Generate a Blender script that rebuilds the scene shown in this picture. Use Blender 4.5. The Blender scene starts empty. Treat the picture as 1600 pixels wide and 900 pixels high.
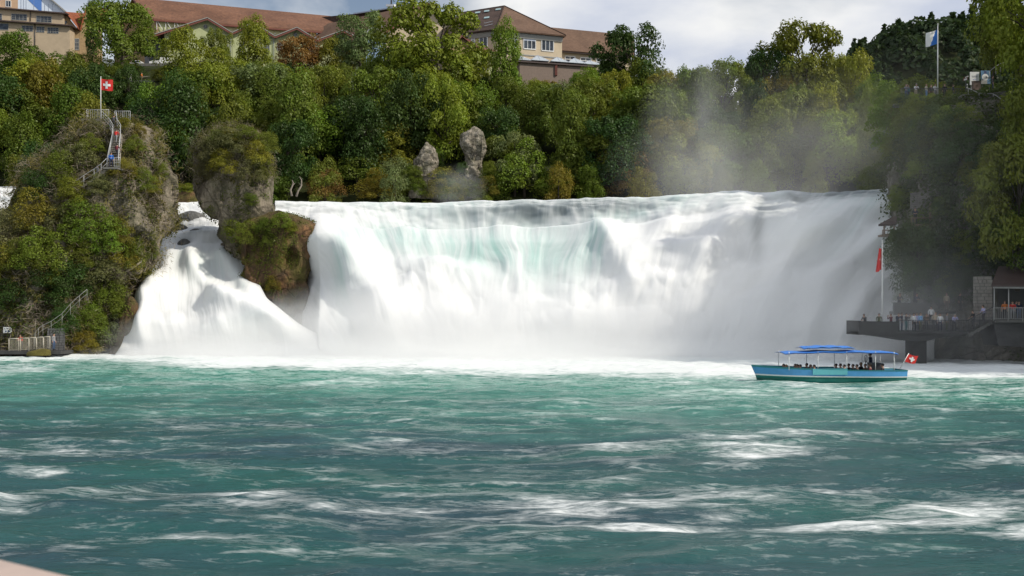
import bpy, bmesh, math, random
import numpy as np
from mathutils import Vector, Matrix, Euler

random.seed(7)
SC = bpy.context.scene
C = SC.collection
R = math.radians

# ------------------------------------------------------------------ camera, sky, sun, exposure
FPX, HORIZ, EYE = 1600.0, 485.0, 5.0           # focal length and horizon of a 1600x900 picture, eye height in metres


def at(px, py, y):
    """Point at distance y that appears at (px, py) of the 1600x900 photograph."""
    return Vector(((px - 800) / FPX * y, y, EYE + (HORIZ - py) / FPX * y))


cam = bpy.data.cameras.new('camera')
cam.sensor_width = 36
cam.lens = 36
cam.shift_y = (HORIZ - 450) / 1600
cam.clip_start = 0.05
cam.clip_end = 3000
cam.dof.use_dof = True
cam.dof.focus_distance = 115
cam.dof.aperture_fstop = 5.0
cam_o = bpy.data.objects.new('camera', cam)
cam_o.location = (0, 0, EYE)
cam_o.rotation_euler = (R(90), 0, 0)
C.objects.link(cam_o)
SC.camera = cam_o

SUN_EL, SUN_AZ = 38.0, 111.0                   # azimuth clockwise from the view direction (+Y)
sd = Vector((math.sin(R(SUN_AZ)) * math.cos(R(SUN_EL)), math.cos(R(SUN_AZ)) * math.cos(R(SUN_EL)), math.sin(R(SUN_EL))))
sun = bpy.data.lights.new('sun', 'SUN')
sun.energy = 4.6
sun.angle = R(0.5)
sun.color = (1.0, 0.93, 0.82)
sun_o = bpy.data.objects.new('sun', sun)
sun_o.rotation_euler = sd.to_track_quat('Z', 'Y').to_euler()
sun_o.location = (60, -20, 90)
C.objects.link(sun_o)

W = bpy.data.worlds.new('World')
SC.world = W
W.use_nodes = True
wn, wl = W.node_tree.nodes, W.node_tree.links
bg = wn['Background']
bg.inputs['Strength'].default_value = 0.104
sky = wn.new('ShaderNodeTexSky')
sky.sky_type = 'NISHITA'
sky.sun_disc = False
sky.sun_elevation = R(SUN_EL)
sky.sun_rotation = R(SUN_AZ)
tc = wn.new('ShaderNodeTexCoord')
mp = wn.new('ShaderNodeMapping')
mp.inputs['Scale'].default_value = (1.0, 1.0, 2.2)
mp.inputs['Location'].default_value = (0.33, 0.2, 0.35)
wl.new(tc.outputs['Generated'], mp.inputs['Vector'])
n1 = wn.new('ShaderNodeTexNoise')
n1.inputs['Scale'].default_value = 2.4
n1.inputs['Detail'].default_value = 9
n1.inputs['Roughness'].default_value = 0.52
n1.inputs['Distortion'].default_value = 0.3
wl.new(mp.outputs[0], n1.inputs['Vector'])
r1 = wn.new('ShaderNodeValToRGB')              # cloud cover
r1.color_ramp.elements[0].position = 0.36
r1.color_ramp.elements[0].color = (0.08, 0.08, 0.08, 1)
r1.color_ramp.elements[1].position = 0.52
r1.color_ramp.elements[1].color = (0.95, 0.95, 0.95, 1)
wl.new(n1.outputs['Fac'], r1.inputs['Fac'])
mp2 = wn.new('ShaderNodeMapping')
mp2.inputs['Scale'].default_value = (1.2, 1.2, 3.0)
mp2.inputs['Location'].default_value = (1.7, 0.4, 0.9)
wl.new(tc.outputs['Generated'], mp2.inputs['Vector'])
n2 = wn.new('ShaderNodeTexNoise')
n2.inputs['Scale'].default_value = 3.2
n2.inputs['Detail'].default_value = 8
n2.inputs['Roughness'].default_value = 0.5
wl.new(mp2.outputs[0], n2.inputs['Vector'])
r2 = wn.new('ShaderNodeValToRGB')              # cloud brightness: grey undersides to white
r2.color_ramp.elements[0].position = 0.36
r2.color_ramp.elements[0].color = (5.5, 6.2, 8.0, 1)
r2.color_ramp.elements[1].position = 0.60
r2.color_ramp.elements[1].color = (10.7, 10.7, 10.6, 1)
wl.new(n2.outputs['Fac'], r2.inputs['Fac'])
mx = wn.new('ShaderNodeMix')
mx.data_type = 'RGBA'
wl.new(r1.outputs['Color'], mx.inputs[0])
wl.new(sky.outputs['Color'], mx.inputs[6])
wl.new(r2.outputs['Color'], mx.inputs[7])
wl.new(mx.outputs[2], bg.inputs['Color'])

SC.view_settings.view_transform = 'Standard'
SC.view_settings.look = 'None'
SC.view_settings.exposure = -0.22
SC.view_settings.gamma = 1
SC.render.engine = 'CYCLES'
cy = SC.cycles
cy.max_bounces = 8
cy.diffuse_bounces = 3
cy.glossy_bounces = 2
cy.transmission_bounces = 3
cy.volume_bounces = 6
cy.transparent_max_bounces = 8
cy.sample_clamp_indirect = 4
cy.use_denoising = True
cy.volume_step_rate = 1.0

# ------------------------------------------------------------------ helpers: noise
def _hash(ix, iy, iz, s):
    h = (ix.astype(np.int64) * 374761393 + iy.astype(np.int64) * 668265263 + iz.astype(np.int64) * 2147483647 + s * 974711) & 0xFFFFFFFF
    h = ((h ^ (h >> 13)) * 1274126177) & 0xFFFFFFFF
    h = ((h ^ (h >> 16)) * 2246822519) & 0xFFFFFFFF
    return ((h ^ (h >> 15)) & 0xFFFFFF) / float(0xFFFFFF)


def vnoise(x, y, z=None, s=0):
    x, y = np.asarray(x, float), np.asarray(y, float)
    z = np.zeros_like(x) if z is None else np.asarray(z, float)
    ix, iy, iz = np.floor(x), np.floor(y), np.floor(z)
    fx, fy, fz = x - ix, y - iy, z - iz
    fx, fy, fz = [f * f * f * (f * (f * 6 - 15) + 10) for f in (fx, fy, fz)]
    o = 0
    for a in (0, 1):
        for b in (0, 1):
            for c in (0, 1):
                w = (fx if a else 1 - fx) * (fy if b else 1 - fy) * (fz if c else 1 - fz)
                o = o + w * _hash(ix + a, iy + b, iz + c, s)
    return o


def fbm(x, y, z=None, s=0, octv=4, gain=0.5):
    o, amp, tot = 0, 1.0, 0
    x, y = np.asarray(x, float), np.asarray(y, float)
    z = np.zeros_like(x) if z is None else np.asarray(z, float)
    for k in range(octv):
        o = o + amp * (vnoise(x, y, z, s + k * 17) - 0.5) * 2
        tot += amp
        x, y, z, amp = x * 2.03 + 3.1, y * 2.03 + 1.7, z * 2.03 + 5.3, amp * gain
    return o / tot


def sstep(a, b, x):
    t = np.clip((np.asarray(x, float) - a) / (b - a), 0, 1)
    return t * t * (3 - 2 * t)


# ------------------------------------------------------------------ helpers: tags and materials
def tag(o, label=None, cat=None, group=None, kind=None):
    if label: o['label'] = label
    if cat: o['category'] = cat
    if group: o['group'] = group
    if kind: o['kind'] = kind
    return o


def thing(name, label, cat, loc=(0, 0, 0), rz=0, group=None):
    o = bpy.data.objects.new(name, None)
    o.empty_display_size = 0.2
    C.objects.link(o)
    o.location = loc
    o.rotation_euler = (0, 0, rz)
    return tag(o, label, cat, group)


def copy_tree(o, parent=None):
    c = o.copy()
    C.objects.link(c)
    if parent:
        c.parent = parent
    for ch in list(o.children):
        copy_tree(ch, c)
    return c


class NT:
    def __init__(self, name):
        self.m = bpy.data.materials.new(name)
        self.m.use_nodes = True
        self.n, self.l = self.m.node_tree.nodes, self.m.node_tree.links
        self.b = self.n['Principled BSDF']
        self.out = self.n['Material Output']

    def node(self, t, **kw):
        x = self.n.new(t)
        for k, v in kw.items():
            setattr(x, k, v)
        return x

    def noise(self, scale, detail=4, rough=0.5, vec=None, dist=0.0, coord='Object', mapscale=None):
        x = self.node('ShaderNodeTexNoise')
        x.inputs['Scale'].default_value = scale
        x.inputs['Detail'].default_value = detail
        x.inputs['Roughness'].default_value = rough
        x.inputs['Distortion'].default_value = dist
        if vec is None:
            vec = self.node('ShaderNodeTexCoord').outputs[coord]
        if mapscale:
            m = self.node('ShaderNodeMapping')
            m.inputs['Scale'].default_value = mapscale
            self.l.new(vec, m.inputs['Vector'])
            vec = m.outputs[0]
        self.l.new(vec, x.inputs['Vector'])
        return x.outputs['Fac']

    def ramp(self, fac, stops):
        x = self.node('ShaderNodeValToRGB')
        e = x.color_ramp.elements
        while len(e) < len(stops):
            e.new(0.5)
        for el, (p, c) in zip(e, stops):
            el.position = p
            el.color = (c, c, c, 1) if isinstance(c, (int, float)) else (*c, 1)
        self.l.new(fac, x.inputs['Fac'])
        return x.outputs['Color']

    def mix(self, fac, a, b, mode='MIX'):
        x = self.node('ShaderNodeMix', data_type='RGBA', blend_type=mode)
        for s, v in ((0, fac), (6, a), (7, b)):
            if isinstance(v, (int, float)):
                x.inputs[s].default_value = v if s == 0 else (v, v, v, 1)
            elif isinstance(v, tuple):
                x.inputs[s].default_value = (*v, 1)
            else:
                self.l.new(v, x.inputs[s])
        return x.outputs[2]

    def math(self, op, a, b=0.0, clamp=False):
        x = self.node('ShaderNodeMath', operation=op, use_clamp=clamp)
        for s, v in ((0, a), (1, b)):
            if isinstance(v, (int, float)):
                x.inputs[s].default_value = v
            else:
                self.l.new(v, x.inputs[s])
        return x.outputs[0]

    def attr(self, name):
        return self.node('ShaderNodeAttribute', attribute_name=name)

    def bump(self, h, strength=0.3, dist=0.1):
        x = self.node('ShaderNodeBump')
        x.inputs['Strength'].default_value = strength
        x.inputs['Distance'].default_value = dist
        self.l.new(h, x.inputs['Height'])
        self.l.new(x.outputs[0], self.b.inputs['Normal'])

    def set(self, color=None, rough=None, spec=None, metal=None):
        for k, v in (('Base Color', color), ('Roughness', rough), ('Specular IOR Level', spec), ('Metallic', metal)):
            if v is None: continue
            if isinstance(v, tuple): v = (*v, 1)
            if isinstance(v, (int, float, tuple)):
                self.b.inputs[k].default_value = v
            else:
                self.l.new(v, self.b.inputs[k])
        return self.m


_MC = {}


def paint(name, col, rough=0.6, var=0.25, scale=3.0, metal=0.0, bump=0.0):
    """Plain coloured material with weathering noise."""
    if name in _MC: return _MC[name]
    t = NT(name)
    a = t.noise(scale, 5, 0.6)
    d = tuple(max(0, c * (1 - var)) for c in col)
    u = tuple(min(1, c * (1 + var * 0.6)) for c in col)
    t.set(color=t.ramp(a, [(0.3, d), (0.7, u)]), rough=rough, metal=metal)
    if bump: t.bump(t.noise(scale * 4, 4), bump, 0.05)
    _MC[name] = t.m
    return t.m


# ------------------------------------------------------------------ helpers: meshes
def mesh_from(name, verts, faces, smooth=False):
    me = bpy.data.meshes.new(name)
    me.from_pydata([tuple(v) for v in verts], [], [tuple(f) for f in faces])
    if smooth:
        me.polygons.foreach_set('use_smooth', [True] * len(me.polygons))
    me.update()
    return me


def mesh_np(name, v, quads, smooth=True):
    """Fast quad mesh from numpy arrays."""
    me = bpy.data.meshes.new(name)
    nv, nf = len(v), len(quads)
    me.vertices.add(nv)
    me.vertices.foreach_set('co', np.asarray(v, np.float32).ravel())
    me.loops.add(nf * 4)
    me.loops.foreach_set('vertex_index', np.asarray(quads, np.int32).ravel())
    me.polygons.add(nf)
    me.polygons.foreach_set('loop_start', np.arange(0, nf * 4, 4, dtype=np.int32))
    me.polygons.foreach_set('loop_total', np.full(nf, 4, np.int32))
    if smooth:
        me.polygons.foreach_set('use_smooth', np.ones(nf, bool))
    me.update(calc_edges=True)
    return me


def grid_quads(nr, nc, wrap=False):
    r = np.arange(nr - 1)[:, None]
    c = np.arange(nc if wrap else nc - 1)[None, :]
    c2 = (c + 1) % nc
    a, b, d, e = r * nc + c, r * nc + c2, (r + 1) * nc + c2, (r + 1) * nc + c
    return np.stack([a, b, d, e], -1).reshape(-1, 4)


def fattr(me, name, val):
    a = me.attributes.new(name, 'FLOAT', 'POINT')
    a.data.foreach_set('value', np.asarray(val, np.float32).ravel())


def link(name, me, mats=(), parent=None, loc=None):
    o = bpy.data.objects.new(name, me)
    C.objects.link(o)
    for m in (mats if isinstance(mats, (list, tuple)) else [mats]):
        if m.name not in [x.name for x in me.materials if x]:
            me.materials.append(m)
    if parent: o.parent = parent
    if loc is not None: o.location = loc
    return o


class MB:
    """Collects boxes, tubes and faces into one mesh."""
    def __init__(self):
        self.v, self.f, self.s = [], [], []

    def add(self, verts, faces, smooth=False):
        k = len(self.v)
        self.v += [tuple(v) for v in verts]
        self.f += [tuple(i + k for i in f) for f in faces]
        self.s += [smooth] * len(faces)
        return self

    def box(self, c, s, rz=0.0, rx=0.0):
        x, y, z = s[0] / 2, s[1] / 2, s[2] / 2
        m = Matrix.Translation(Vector(c)) @ Matrix.Rotation(rz, 4, 'Z') @ Matrix.Rotation(rx, 4, 'X')
        vs = [m @ Vector(p) for p in ((-x, -y, -z), (x, -y, -z), (x, y, -z), (-x, y, -z), (-x, -y, z), (x, -y, z), (x, y, z), (-x, y, z))]
        return self.add(vs, [(0, 3, 2, 1), (4, 5, 6, 7), (0, 1, 5, 4), (1, 2, 6, 5), (2, 3, 7, 6), (3, 0, 4, 7)])

    def beam(self, a, b, w, h=None):
        """Rectangular bar from a to b."""
        a, b = Vector(a), Vector(b)
        h = h or w
        d = (b - a).normalized()
        up = Vector((0, 0, 1)) if abs(d.z) < 0.95 else Vector((0, 1, 0))
        s = d.cross(up).normalized() * (w / 2)
        u = s.cross(d).normalized() * (h / 2)
        vs = [p + q for p in (a, b) for q in (-s - u, s - u, s + u, -s + u)]
        return self.add(vs, [(0, 3, 2, 1), (4, 5, 6, 7), (0, 1, 5, 4), (1, 2, 6, 5), (2, 3, 7, 6), (3, 0, 4, 7)])

    def tube(self, pts, rad, n=6, cap=True, smooth=True):
        pts = [Vector(p) for p in pts]
        rad = rad if isinstance(rad, (list, tuple)) else [rad] * len(pts)
        vs, fs = [], []
        for i, p in enumerate(pts):
            d = (pts[min(i + 1, len(pts) - 1)] - pts[max(i - 1, 0)]).normalized()
            up = Vector((0, 0, 1)) if abs(d.z) < 0.9 else Vector((1, 0, 0))
            s = d.cross(up).normalized()
            u = s.cross(d).normalized()
            for k in range(n):
                a = 2 * math.pi * k / n
                vs.append(p + (s * math.cos(a) + u * math.sin(a)) * rad[i])
        for i in range(len(pts) - 1):
            for k in range(n):
                k2 = (k + 1) % n
                fs.append((i * n + k, i * n + k2, (i + 1) * n + k2, (i + 1) * n + k))
        if cap:
            fs.append(tuple(range(n - 1, -1, -1)))
            fs.append(tuple((len(pts) - 1) * n + k for k in range(n)))
        return self.add(vs, fs, smooth)

    def poly(self, pts, depth):
        """Prism: planar polygon pts pushed along the vector depth."""
        pts = [Vector(p) for p in pts]
        d = Vector(depth)
        n = len(pts)
        vs = pts + [p + d for p in pts]
        fs = [tuple(range(n)), tuple(range(2 * n - 1, n - 1, -1))]
        fs += [(i, i + n, (i + 1) % n + n, (i + 1) % n) for i in range(n)]
        return self.add(vs, fs)

    def build(self, name, mats, parent=None, loc=None, bevel=0.0, fix=True):
        me = bpy.data.meshes.new(name)
        me.from_pydata(self.v, [], self.f)
        me.polygons.foreach_set('use_smooth', self.s)
        if fix:
            bm = bmesh.new()
            bm.from_mesh(me)
            bmesh.ops.recalc_face_normals(bm, faces=bm.faces)
            if bevel:
                bmesh.ops.bevel(bm, geom=[e for e in bm.edges], offset=bevel, segments=1, affect='EDGES')
            bm.to_mesh(me)
            bm.free()
        return link(name, me, mats, parent, loc)

# ================================================================== SETTING
# ------------------------------------------------------------------ materials of the setting
def water_material():
    t = NT('river_water')
    foam, aer = t.attr('foam').outputs['Fac'], t.attr('aerated').outputs['Fac']
    pos = t.node('ShaderNodeNewGeometry').outputs['Position']
    st = t.noise(1.0, 9, 0.66, vec=pos, dist=0.5, mapscale=(0.48, 1.7, 1))
    st2 = t.noise(1.0, 7, 0.62, vec=pos, dist=0.9, mapscale=(1.5, 4.6, 1))
    fine = t.noise(1.0, 5, 0.6, vec=pos, dist=0.3, mapscale=(3.2, 12.0, 1))
    s = t.math('ADD', t.math('MULTIPLY', st, 0.5), t.math('ADD', t.math('MULTIPLY', st2, 0.32), t.math('MULTIPLY', fine, 0.18)))
    f = t.math('ADD', t.math('MULTIPLY', foam, 0.72), t.math('MULTIPLY', t.math('SUBTRACT', s, 0.5), 3.0))
    f = t.ramp(f, [(0.18, 0.0), (0.40, 0.22), (0.80, 0.95)])
    big = t.noise(1.0, 4, 0.55, vec=pos, mapscale=(0.07, 0.22, 1))
    water_sky_tint = t.mix(t.ramp(big, [(0.35, 0.0), (0.65, 1.0)]), (0.020, 0.058, 0.074), (0.016, 0.092, 0.081))  # slate bands put the sky's reflection into the water colour
    teal = t.mix(aer, water_sky_tint, t.mix(t.ramp(s, [(0.38, 0.0), (0.62, 1.0)]), (0.035, 0.21, 0.155), (0.17, 0.42, 0.33)))
    t.set(color=t.mix(f, teal, (0.80, 0.83, 0.82)))
    t.set(rough=t.mix(f, 0.24, 0.75), spec=0.5)
    t.b.inputs['IOR'].default_value = 1.33
    h = t.noise(1.0, 5, 0.6, vec=pos, dist=0.4, mapscale=(0.9, 3.2, 1))
    t.bump(t.math('ADD', h, t.math('MULTIPLY', fine, 0.4)), 0.8, 0.16)
    return t.m


def falls_material():
    t = NT('falling_water')
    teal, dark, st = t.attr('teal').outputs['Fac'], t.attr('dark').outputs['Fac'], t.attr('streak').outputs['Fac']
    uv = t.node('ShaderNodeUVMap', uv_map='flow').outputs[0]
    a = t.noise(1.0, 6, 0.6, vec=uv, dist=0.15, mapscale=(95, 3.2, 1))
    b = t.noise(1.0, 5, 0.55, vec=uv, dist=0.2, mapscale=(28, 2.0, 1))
    s = t.math('ADD', t.math('MULTIPLY', a, 0.5), t.math('MULTIPLY', b, 0.5))  # streaks tint the water and stand in for shading of low relief
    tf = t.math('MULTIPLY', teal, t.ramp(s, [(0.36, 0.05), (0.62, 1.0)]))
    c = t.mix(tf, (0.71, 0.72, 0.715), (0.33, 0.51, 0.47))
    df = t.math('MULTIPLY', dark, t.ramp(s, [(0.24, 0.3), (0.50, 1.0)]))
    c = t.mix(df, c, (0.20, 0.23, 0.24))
    t.set(color=c, rough=0.7, spec=0.1)
    t.b.inputs['Subsurface Weight'].default_value = 0.85          # spray: light wanders through it
    t.b.inputs['Subsurface Radius'].default_value = (1.0, 1.0, 1.0)
    t.b.inputs['Subsurface Scale'].default_value = 1.5
    t.bump(s, 0.45, 0.3)
    return t.m


def rock_material(name, light, mid, darkc, moss=(0.05, 0.06, 0.02), moss_amt=0.5, scale=1.0):
    t = NT(name)
    pos = t.node('ShaderNodeNewGeometry').outputs['Position']
    a = t.noise(0.55 * scale, 10, 0.65, vec=pos)
    b = t.noise(1.0, 8, 0.7, vec=pos, mapscale=(1.1 * scale, 1.1 * scale, 0.28 * scale), dist=0.5)
    v = t.node('ShaderNodeTexVoronoi', feature='DISTANCE_TO_EDGE')
    v.inputs['Scale'].default_value = 0.42 * scale
    wv = t.node('ShaderNodeVectorMath', operation='ADD')
    nz = t.node('ShaderNodeTexNoise')
    nz.inputs['Scale'].default_value = 0.8
    t.l.new(pos, nz.inputs['Vector'])
    t.l.new(pos, wv.inputs[0])
    t.l.new(nz.outputs['Color'], wv.inputs[1])
    t.l.new(wv.outputs[0], v.inputs['Vector'])
    crack = t.ramp(v.outputs['Distance'], [(0.0, 0.0), (0.06, 1.0)])
    c = t.ramp(a, [(0.33, darkc), (0.48, mid), (0.66, light)])
    c = t.mix(t.ramp(b, [(0.40, 0.75), (0.60, 0.0)]), c, tuple(x * 0.45 for x in mid))
    c = t.mix(t.math('MULTIPLY', t.math('SUBTRACT', 1.0, crack), 0.5), c, darkc)
    m = t.noise(0.35 * scale, 7, 0.7, vec=pos)
    c = t.mix(t.math('MULTIPLY', t.ramp(m, [(0.46, 0.0), (0.60, 1.0)]), moss_amt), c, moss)
    t.set(color=c, rough=0.9, spec=0.2)
    t.bump(t.math('ADD', t.math('ADD', a, t.math('MULTIPLY', b, 0.8)), t.math('MULTIPLY', crack, 0.25)), 0.9, 0.5)
    return t.m


def leaf_material():
    t = NT('leaves')
    oi = t.node('ShaderNodeObjectInfo')
    tint = t.attr('tint').outputs['Fac']
    pos = t.node('ShaderNodeNewGeometry').outputs['Position']
    big = t.noise(0.35, 3, 0.5, vec=pos)
    hs = t.node('ShaderNodeHueSaturation')
    t.l.new(oi.outputs['Color'], hs.inputs['Color'])
    t.l.new(t.math('ADD', 0.458, t.math('ADD', t.math('MULTIPLY', tint, 0.02), t.math('MULTIPLY', big, 0.05))), hs.inputs['Hue'])
    t.l.new(t.math('ADD', 0.62, t.math('ADD', t.math('MULTIPLY', tint, 0.42), t.math('MULTIPLY', big, 0.75))), hs.inputs['Value'])
    d = t.node('ShaderNodeBsdfDiffuse')
    tr = t.node('ShaderNodeBsdfTranslucent')
    gl = t.node('ShaderNodeBsdfGlossy')
    gl.inputs['Roughness'].default_value = 0.45
    gl.inputs['Color'].default_value = (0.6, 0.6, 0.55, 1)
    t.l.new(hs.outputs[0], d.inputs['Color'])
    t.l.new(t.mix(0.5, hs.outputs[0], t.mix(1.0, hs.outputs[0], (1.5, 1.5, 0.5), 'MULTIPLY')), tr.inputs['Color'])
    m1, m2 = t.node('ShaderNodeMixShader'), t.node('ShaderNodeMixShader')
    m1.inputs[0].default_value = 0.30
    m2.inputs[0].default_value = 0.02
    t.l.new(d.outputs[0], m1.inputs[1]); t.l.new(tr.outputs[0], m1.inputs[2])
    t.l.new(m1.outputs[0], m2.inputs[1]); t.l.new(gl.outputs[0], m2.inputs[2])
    t.l.new(m2.outputs[0], t.out.inputs['Surface'])
    t.n.remove(t.b)
    return t.m


def ground_material():
    t = NT('hill_soil')
    a = t.noise(0.3, 8, 0.65, coord='Object')
    t.set(color=t.ramp(a, [(0.35, (0.018, 0.022, 0.009)), (0.6, (0.04, 0.05, 0.018))]), rough=1.0, spec=0.1)
    return t.m


M_WATER, M_FALLS, M_LEAF, M_SOIL = water_material(), falls_material(), leaf_material(), ground_material()
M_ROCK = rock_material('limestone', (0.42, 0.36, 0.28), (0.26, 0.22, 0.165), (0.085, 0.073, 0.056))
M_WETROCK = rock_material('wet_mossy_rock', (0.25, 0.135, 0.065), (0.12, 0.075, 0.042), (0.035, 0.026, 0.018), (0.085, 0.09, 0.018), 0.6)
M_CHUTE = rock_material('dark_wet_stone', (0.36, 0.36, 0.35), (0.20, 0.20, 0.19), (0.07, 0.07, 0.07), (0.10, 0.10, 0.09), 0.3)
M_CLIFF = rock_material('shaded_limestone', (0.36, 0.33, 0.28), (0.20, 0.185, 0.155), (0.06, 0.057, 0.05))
M_BARK = paint('bark', (0.055, 0.043, 0.032), 0.95, 0.4, 2.0)

# ------------------------------------------------------------------ river bed and lower river
bed = MB().add([(-900, -300, -1.2), (900, -300, -1.2), (900, 900, -1.2), (-900, 900, -1.2)], [(0, 1, 2, 3)])
tag(bed.build('river_bed', M_SOIL), 'dark bed under the river and the land around it', 'river bed', kind='structure')

NRW, NCW = 560, 640
yy = 11.0 * (118 / 11.0) ** (np.linspace(0, 1, NRW))
uu = np.linspace(-1, 1, NCW)
uu = uu * (0.72 + 0.28 * uu * uu)
Yg = np.repeat(yy[:, None], NCW, 1)
Xg = uu[None, :] * (Yg * 0.75 + 14)
Pxg, Pyg = 800 + Xg / Yg * FPX, HORIZ + EYE / Yg * FPX
wx = Xg + 1.2 * fbm(Xg * 0.12, Yg * 0.2, s=3)
wy = Yg + 1.2 * fbm(Xg * 0.10, Yg * 0.2, s=5)
Zw = 0.26 * fbm(wx * 0.10, wy * 0.34, s=11, octv=3) + 0.14 * fbm(wx * 0.34, wy * 0.95, s=12, octv=3)
rdg = 1 - np.abs(fbm(wx * 0.13, wy * 0.42, s=13, octv=3)) * 2.2
Zw += 0.15 * np.clip(rdg, 0, 1) ** 2
Zw += 0.03 * fbm(wx * 1.3, wy * 3.2, s=15, octv=3)
Zw *= 0.75 + 0.25 * sstep(80, 30, Yg)
FOAM = [(395, 783, 62, 15, 1.0), (470, 795, 110, 10, .6), (35, 797, 66, 8, .7), (80, 786, 60, 14, .45), (620, 797, 190, 15, .5), (900, 795, 170, 13, .85),
        (1120, 785, 150, 20, .5), (1250, 775, 150, 16, .55), (1350, 822, 190, 9, .95), (1500, 800, 120, 24, .85), (1040, 822, 280, 7, .85), (800, 826, 200, 5, .5),
        (1590, 828, 70, 10, .8), (980, 698, 95, 9, .75), (1170, 708, 85, 12, .95), (1275, 682, 90, 6, .85), (1150, 690, 120, 8, .5), (1545, 720, 90, 10, .5),
        (85, 705, 65, 9, .6), (60, 735, 70, 6, .55), (300, 848, 200, 14, .42), (560, 860, 200, 14, .33), (115, 862, 90, 14, .42), (760, 845, 160, 18, .3), (615, 692, 35, 6, .5),
        (600, 675, 60, 6, .4), (250, 655, 90, 8, .35), (960, 740, 180, 8, .25), (1380, 660, 120, 8, .35), (480, 815, 110, 9, .35), (420, 665, 60, 6, .3), (1480, 690, 90, 7, .35)]
foam = np.zeros_like(Xg)
jx, jy = 60 * fbm(Xg * 0.16, Yg * 0.35, s=21, octv=4), 11 * fbm(Xg * 0.35, Yg * 0.5, s=22, octv=4)
for fx, fy, rx, ry, am in FOAM:
    foam = np.maximum(foam, am * np.exp(-((Pxg + jx - fx) / rx) ** 2 * 0.8 - ((Pyg + jy - fy) / ry) ** 2 * 0.8))
foam = np.maximum(foam, 0.50 * np.clip(rdg, 0, 1) ** 3 * sstep(-0.1, 0.5, fbm(wx * 0.05, wy * 0.1, s=25, octv=3)))
foam = np.maximum(foam, .44 * sstep(.0, .5, fbm(wx * .045 + 4, wy * .40, s=35, octv=4)) * sstep(-.3, .3, fbm(wx * .03, wy * .06, s=36, octv=2)))
pf = np.interp(Pxg, [0, 200, 400, 800, 1150, 1400, 1600], [557, 560, 568, 576, 583, 585, 584]) + 9 * fbm(Xg * 0.11, Yg * 0.1, s=27, octv=4)
foam = np.maximum(foam, 1.5 * sstep(pf + 22, pf - 6, Pyg))
foam = np.maximum(foam, 0.55 * sstep(pf + 60, pf - 5, Pyg))
foam = np.maximum(foam, .85 * sstep(pf + 75, pf, Pyg) * sstep(-.05, .45, fbm(wx * .09, wy * .10, s=33, octv=4)))
aer = np.clip(sstep(pf + 110, pf + 4, Pyg) * (0.75 + 0.45 * fbm(wx * 0.06, wy * 0.16, s=28)) + 0.25 * np.clip(rdg, 0, 1) ** 2 * sstep(-0.2, 0.4, fbm(wx * 0.05, wy * 0.1, s=29)), 0, 1)
Zw += 0.12 * foam * np.clip(fbm(wx * 0.6, wy * 1.3, s=31, octv=3), -0.3, 1)
me = mesh_np('river', np.stack([Xg, Yg, Zw], -1).reshape(-1, 3), grid_quads(NRW, NCW))
fattr(me, 'foam', foam)
fattr(me, 'aerated', aer)
tag(link('river', me, M_WATER), 'turquoise river streaked with white foam below the falls', 'river', kind='structure')


# ------------------------------------------------------------------ waterfalls
def smooth_rows(a, k):
    w = np.exp(-np.linspace(-2, 2, 2 * k + 1) ** 2)
    w /= w.sum()
    p = np.pad(a, ((k, k), (0, 0)), mode='edge')
    return sum(w[i] * p[i:i + a.shape[0]] for i in range(2 * k + 1))


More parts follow.
